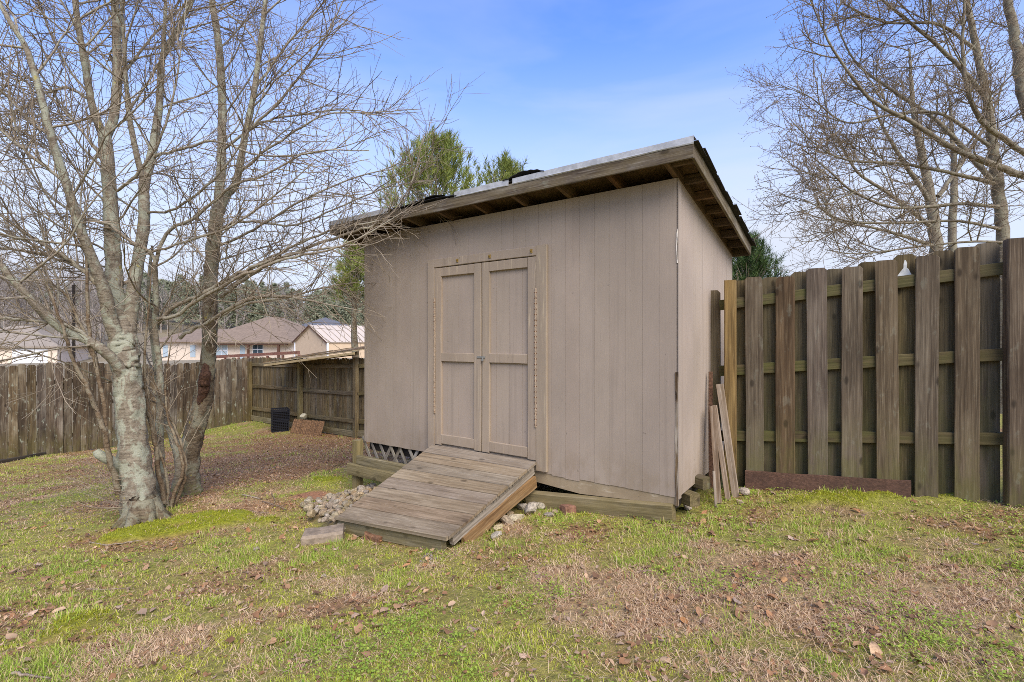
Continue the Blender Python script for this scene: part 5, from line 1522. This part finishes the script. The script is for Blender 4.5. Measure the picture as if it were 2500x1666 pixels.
# ------------------------------------------------------------------ lawn growth
def allowed(x, y):
    s_ = (x - C0.x) * LEFT.x + (y - C0.y) * LEFT.y; o_ = (x - C0.x) * OUT.x + (y - C0.y) * OUT.y
    ok = ~((s_ > -0.02) & (s_ < FLEN + 0.02) & (o_ < 0.02) & (o_ > -SDEP - .1))
    ok &= ~((s_ > DS0 - 0.0) & (s_ < DS1 + 0.0) & (o_ < 1.16) & (o_ > -0.1))
    fu = (x - F0.x) * FN.x + (y - F0.y) * FN.y; fu2 = (x - F0.x) * FD.x + (y - F0.y) * FD.y
    ok &= ~((fu < 0.0) & (fu2 > -0.3))
    ok &= ~((o_ < -0.9) & (s_ > -0.35) & (s_ < 0.5))
    lu = (x - LA.x) * ln.x + (y - LA.y) * ln.y
    ok &= lu > 0.03
    bu = (x - LB.x) * bn.x + (y - LB.y) * bn.y
    ok &= bu > 0.03
    ok &= np.hypot(x - base.x, y - base.y) > 0.20
    return ok

gr_ = np.random.default_rng(99)
def scatter(n, y0, y1, pw):
    """points over the wedge of lawn in view, thinning with distance"""
    u = gr_.random(n); e = 2 - pw
    y = (y0 ** e + u * (y1 ** e - y0 ** e)) ** (1 / e)
    x = gr_.uniform(-1, 1, n) * (1.14 * y + 0.55)
    k = allowed(x, y); return x[k], y[k]

def blades(name, x, y, h, w, lean, col, mat, lab, curl=0.5, lift=0.0):
    n = len(x); z = gz(x, y) + 0.0 + lift
    g, d, l, mo = cover(x, y); z = z + 0.05 * mo - 0.004
    az = gr_.uniform(0, 2 * math.pi, n)
    D = np.stack([np.cos(az), np.sin(az), np.zeros(n)], 1); Sd = np.stack([-np.sin(az + gr_.normal(0, .5, n)), np.cos(az), np.zeros(n)], 1)
    b = np.stack([x, y, z], 1); U = np.array((0, 0, 1.0))
    h = h[:, None]; w = w[:, None]; lean = lean[:, None]
    p1 = b + U * h * 0.55 * np.sqrt(np.clip(1 - lean ** 2, 0.02, 1)) + D * h * 0.55 * lean
    l2 = np.clip(lean + curl * gr_.random((n, 1)), 0, 1.0)
    p2 = p1 + U * h * 0.5 * (np.sqrt(np.clip(1 - l2 ** 2, 0.0, 1)) - 0.25 * (l2 > .95)) + D * h * 0.5 * l2
    V = np.stack([b - Sd * w, b + Sd * w, p1 - Sd * w * 0.8, p1 + Sd * w * 0.8, p2], 1).reshape(-1, 3)
    i = np.arange(n) * 5
    Q = np.stack([i, i + 1, i + 3, i + 2], 1); T = np.stack([i + 2, i + 3, i + 4], 1)
    C = np.repeat(col, 5, axis=0)
    o = mesh_obj(name, V, [Q, T], mat, None, None, False, C)
    return tag(o, lab[0], lab[1], None, "stuff")

def cmix(a, b, f): return np.array(a[:3]) * (1 - f) + np.array(b[:3]) * f
# green grass
x, y = scatter(900000, 1.45, 14, 1.25)
g, d, l, mo = cover(x, y)
tuft = fbm(x * 7, y * 7, 91, 3)
keep = gr_.random(len(x)) < np.clip(g * smooth(0.30, 0.58, tuft) * 1.1 + 0.05, 0, 1) * (1 - 0.6 * mo) * (1 - clay(x, y)) * (1 - rub(x, y))
x, y, tuft, g = x[keep], y[keep], tuft[keep], g[keep]
tall = smooth(0.53, 0.68, fbm(x * 3.1 + 7, y * 3.1, 71, 3) + 0.12 * blob(x, y, 1250, 1325, 0.3))
h = gr_.uniform(0.009, 0.023, len(x)) * (1 + 1.7 * tall) * (1 + 0.02 * y); w = gr_.uniform(0.0008, 0.0016, len(x)) * (0.8 + 0.16 * y)
f = gr_.random((len(x), 1)); f2 = fbm(x * 2.3, y * 2.3 + 4, 41, 3)[:, None]
col = np.array(lin(152, 176, 58)[:3]) * (1 - f2) + np.array(lin(214, 212, 80)[:3]) * f2
col = col * (1 - tall[:, None] * 0.5) + np.array(lin(130, 168, 68)[:3]) * tall[:, None] * 0.5
col = col * (0.75 + 0.5 * f)
yl = (gr_.random((len(x), 1)) < 0.26); col = np.where(yl, np.array(lin(216, 194, 134)[:3]), col)
blades("grass", x, y, h, w, gr_.uniform(0.2, 0.95, len(x)), col, M_blade, ("short green grass growing in patches over the lawn", "grass"))
# dead grass
x, y = scatter(610000, 1.45, 12, 1.3)
g, d, l, mo = cover(x, y); tuft = fbm(x * 6 + 3, y * 6, 191, 3)
keep = gr_.random(len(x)) < np.clip((d * 1.15 + 0.13) * smooth(0.25, 0.58, tuft) + 0.03, 0, 1) * (1 - 0.9 * mo) * (1 - clay(x, y)) * (1 - rub(x, y))
x, y = x[keep], y[keep]
h = gr_.uniform(0.025, 0.065, len(x)); w = gr_.uniform(0.0008, 0.0016, len(x)) * (0.8 + 0.16 * y)
f = gr_.random((len(x), 1))
col = np.array(lin(180, 144, 106)[:3]) * (1 - f) + np.array(lin(236, 208, 168)[:3]) * f
blades("dead_grass", x, y, h, w, gr_.uniform(0.70, 0.995, len(x)), col, M_blade, ("matted tan dead grass lying in patches on the lawn", "grass"), 0.6, 0.002)
# moss pile
x, y = scatter(900000, 1.45, 9, 1.0)
g, d, l, mo = cover(x, y)
keep = gr_.random(len(x)) < mo * 0.9
x, y = x[keep], y[keep]
h = gr_.uniform(0.008, 0.02, len(x)); w = gr_.uniform(0.0015, 0.003, len(x))
f = gr_.random((len(x), 1)); col = np.array(lin(136, 138, 32)[:3]) * (1 - f) + np.array(lin(184, 182, 58)[:3]) * f
blades("moss", x, y, h, w, gr_.uniform(0, 0.7, len(x)), col, M_blade, ("bright yellow-green moss cushions on the lawn", "moss"))

# clover and small weeds: rounded leaflets in tufts
def leaflets():
    cx, cy = scatter(11000, 1.45, 6.5, 1.2)
    g, d, l, mo = cover(cx, cy)
    k = gr_.random(len(cx)) < smooth(0.54, 0.68, fbm(cx * 2.0 + 11, cy * 2.0, 131, 3)) * (1 - 0.8 * l) * (1 - mo)
    cx, cy = cx[k], cy[k]; m = 16; n = len(cx)
    x = (cx[:, None] + gr_.normal(0, .022, (n, m))).ravel(); y = (cy[:, None] + gr_.normal(0, .022, (n, m))).ravel()
    ok = allowed(x, y); x, y = x[ok], y[ok]; N = len(x)
    z = gz(x, y) + gr_.uniform(0.008, 0.03, N)
    c = np.stack([x, y, z], 1); az = gr_.uniform(0, 6.28, N)
    nrm = np.stack([gr_.normal(0, .35, N), gr_.normal(0, .35, N), np.ones(N)], 1); nrm /= np.linalg.norm(nrm, axis=1)[:, None]
    a = np.cross(nrm, np.stack([np.cos(az), np.sin(az), np.zeros(N)], 1)); a /= np.linalg.norm(a, axis=1)[:, None]; b = np.cross(nrm, a)
    R = gr_.uniform(0.003, 0.0075, N)[:, None]
    V = np.stack([c - b * R, c + a * R * .8, c + b * R * .9, c - a * R * .8], 1).reshape(-1, 3)
    f = gr_.random((N, 1)); col = (np.array(lin(128, 158, 52)[:3]) * (1 - f) + np.array(lin(180, 192, 84)[:3]) * f)
    o = mesh_obj("clover", V, [np.arange(4 * N).reshape(-1, 4)], M_blade, None, None, False, np.repeat(col, 4, axis=0))
    tag(o, "small round-leaved weeds growing low in the lawn", "weeds", None, "stuff")
leaflets()

# leaf litter: small dry fragments
def leaf_template(seed, nl=4, nw=3):
    r = np.random.default_rng(seed)
    V = []; cu = r.uniform(0.05, 0.5) * r.choice((-1, 1)); bend = r.uniform(-0.4, 0.5); tw_ = r.uniform(-0.6, 0.6)
    for i in range(nl):
        t = i / (nl - 1); wd = (math.sin(math.pi * (0.06 + 0.94 * t) ** 0.8) ** 0.8) * r.uniform(0.26, 0.46) + 0.012
        for j in range(nw):
            u_ = (j / (nw - 1) - 0.5) * 2
            xx = u_ * wd; zz = cu * u_ * u_ * wd + bend * (t - 0.5) ** 2 * 0.8 + tw_ * u_ * (t - .5) * .4 + r.normal() * 0.02
            V.append((xx, t - 0.5, zz))
    Q = [(i * nw + j, i * nw + j + 1, (i + 1) * nw + j + 1, (i + 1) * nw + j) for i in range(nl - 1) for j in range(nw - 1)]
    V = np.array(V); V[:, 2] -= V[:, 2].min() * 0.8
    return V, np.array(Q)
LT = [leaf_template(k + 50) for k in range(12)]
LC_ = [lin(150, 110, 76), lin(168, 130, 94), lin(128, 96, 70), lin(186, 154, 120), lin(158, 116, 80), lin(162, 136, 112)]
def litter():
    Vs, Qs, Cs = [], [], []; off = 0
    xs, ys, szs = [], [], []
    x, y = scatter(150000, 1.5, 12, 1.0)
    g, d, l, mo = cover(x, y)
    k = gr_.random(len(x)) < np.clip((l * 0.75 + 0.14 * d + 0.08) * (0.8 + 0.2 * smooth(4.0, 5.5, y)), 0, 1) * (1 - 0.55 * mo) * (1 - .8 * clay(x, y))
    xs.append(x[k]); ys.append(y[k]); szs.append(gr_.uniform(0.008, 0.030, k.sum()) * np.where(gr_.random(k.sum()) < 0.12, 1.8, 1.0))
    x = np.concatenate(xs); y = np.concatenate(ys); sz = np.concatenate(szs); N = len(x)
    z = gz(x, y) + gr_.uniform(0.0, 0.016, N)
    which = gr_.integers(0, 12, N)
    for w_ in range(12):
        m = which == w_; n = int(m.sum())
        if not n: continue
        V, Q = LT[w_]
        az = gr_.uniform(0, 6.28, n); ti = gr_.normal(0, .35, n)
        ca, sa, ct, st = np.cos(az), np.sin(az), np.cos(ti), np.sin(ti)
        v = V[None] * sz[m][:, None, None]
        yy = v[..., 1] * ct[:, None] - v[..., 2] * st[:, None]; zz = v[..., 1] * st[:, None] + v[..., 2] * ct[:, None]
        xx = v[..., 0] * ca[:, None] - yy * sa[:, None]; yy2 = v[..., 0] * sa[:, None] + yy * ca[:, None]
        W_ = np.stack([xx + x[m][:, None], yy2 + y[m][:, None], zz + z[m][:, None]], -1).reshape(-1, 3)
        Vs.append(W_); Qs.append((Q[None] + (np.arange(n) * len(V))[:, None, None] + off).reshape(-1, 4)); off += len(W_)
        cc = np.array([LC_[i][:3] for i in gr_.integers(0, 6, n)]) * gr_.uniform(0.7, 1.2, (n, 1))
        Cs.append(np.repeat(cc, len(V), axis=0))
    o = mesh_obj("leaf_litter", np.concatenate(Vs), [np.concatenate(Qs)], M_litter, None, None, True, np.concatenate(Cs))
    tag(o, "brown litter of small broken leaves strewn over the ground", "leaf litter", None, "stuff")
litter()

# single larger fallen leaves
LM = []
for k in range(6):
    m = NT("fallen_leaf_%d" % k); n = m.noise(m.coord("Object"), 7, 4)
    c = LC_[k]; cc = m.mix(m.rng(n, .3, .7), tuple(q * .75 for q in c[:3]) + (1,), tuple(min(1, q * 1.2) for q in c[:3]) + (1,)); m.col(m.vary(cc, .2, .004, .12)); LM.append(m.m)
LMESH = []
for k in range(18):
    V, Q = leaf_template(k + 400, 6, 5)
    LMESH.append(np_mesh("fallen_leaf", V, [Q], LM[k % 6], True))
x, y = scatter(2600, 1.6, 4.6, 0.35)
n3 = fbm(x * 2.2 + 5, y * 2.2, 301, 3)
k = gr_.random(len(x)) < smooth(0.45, 0.62, n3) * 0.9 + 0.14
x, y = x[k][:300], y[k][:300]
for i in range(len(x)):
    o = bpy.data.objects.new("fallen_leaf", LMESH[i % 18])
    s_ = gr_.uniform(0.026, 0.062)
    z = float(gz(x[i], y[i])) + 0.006 + gr_.uniform(0, .010)
    m = Matrix.Translation((x[i], y[i], z)) @ Matrix.Rotation(gr_.uniform(0, 6.28), 4, 'Z') @ Matrix.Rotation(gr_.normal(0, .3), 4, 'X') @ Matrix.Rotation(gr_.normal(0, .3), 4, 'Y') @ Matrix.Diagonal((s_ * gr_.uniform(.6, 1.1), s_, s_, 1))
    tone = ("russet brown", "light brown", "dark brown", "pale buff", "reddish tan", "grey-tan")[(i % 18) % 6]
    where = "below the ramp" if -0.9 < x[i] < 0.35 and y[i] > 2.2 else ("towards the right-hand fence" if x[i] > 0.35 else ("on the tree side of the lawn" if x[i] < -0.9 else "at the near front of the lawn"))
    link(o, None, m); tag(o, "dry %s fallen leaf lying %s" % (tone, where), "leaf", "%s fallen leaves %s" % (tone, where))

# sticks on the ground
def twig(pxs, r0, lab, mat=None):
    pts = []
    for (px, py) in pxs:
        g = G(px, py); pts.append((g.x, g.y, g.z + 0.018, r0))
    s_ = spline(pts, 5); a = Acc(); a.tube(wobble(s_[:, :3], s_[:, 3], .3, tr), np.linspace(r0, r0 * .5, len(s_)), 6)
    o = a.mesh("fallen_stick", mat or M_plank, None); tag(o, lab, "stick")
twig([(590, 1212), (635, 1222)], 0.009, "short pale stick on the litter right of the tree")
twig([(640, 1228), (680, 1240), (700, 1250)], 0.006, "thin forked stick near the rubble heap")
twig([(575, 1250), (620, 1254), (655, 1258)], 0.006, "grey twig lying on the moss beyond the tree foot")
twig([(660, 1205), (672, 1228), (652, 1240)], 0.005, "small upright twig tangle before the clay patch")
twig([(220, 1330), (260, 1336), (310, 1330), (370, 1320)], 0.007, "long bent twig in front of the moss cushion")
twig([(30, 1655), (70, 1660), (120, 1668)], 0.007, "pale stick at the very front edge of the lawn")
twig([(210, 1446), (260, 1446), (320, 1442)], 0.004, "thin straw-like stick across the left lawn")
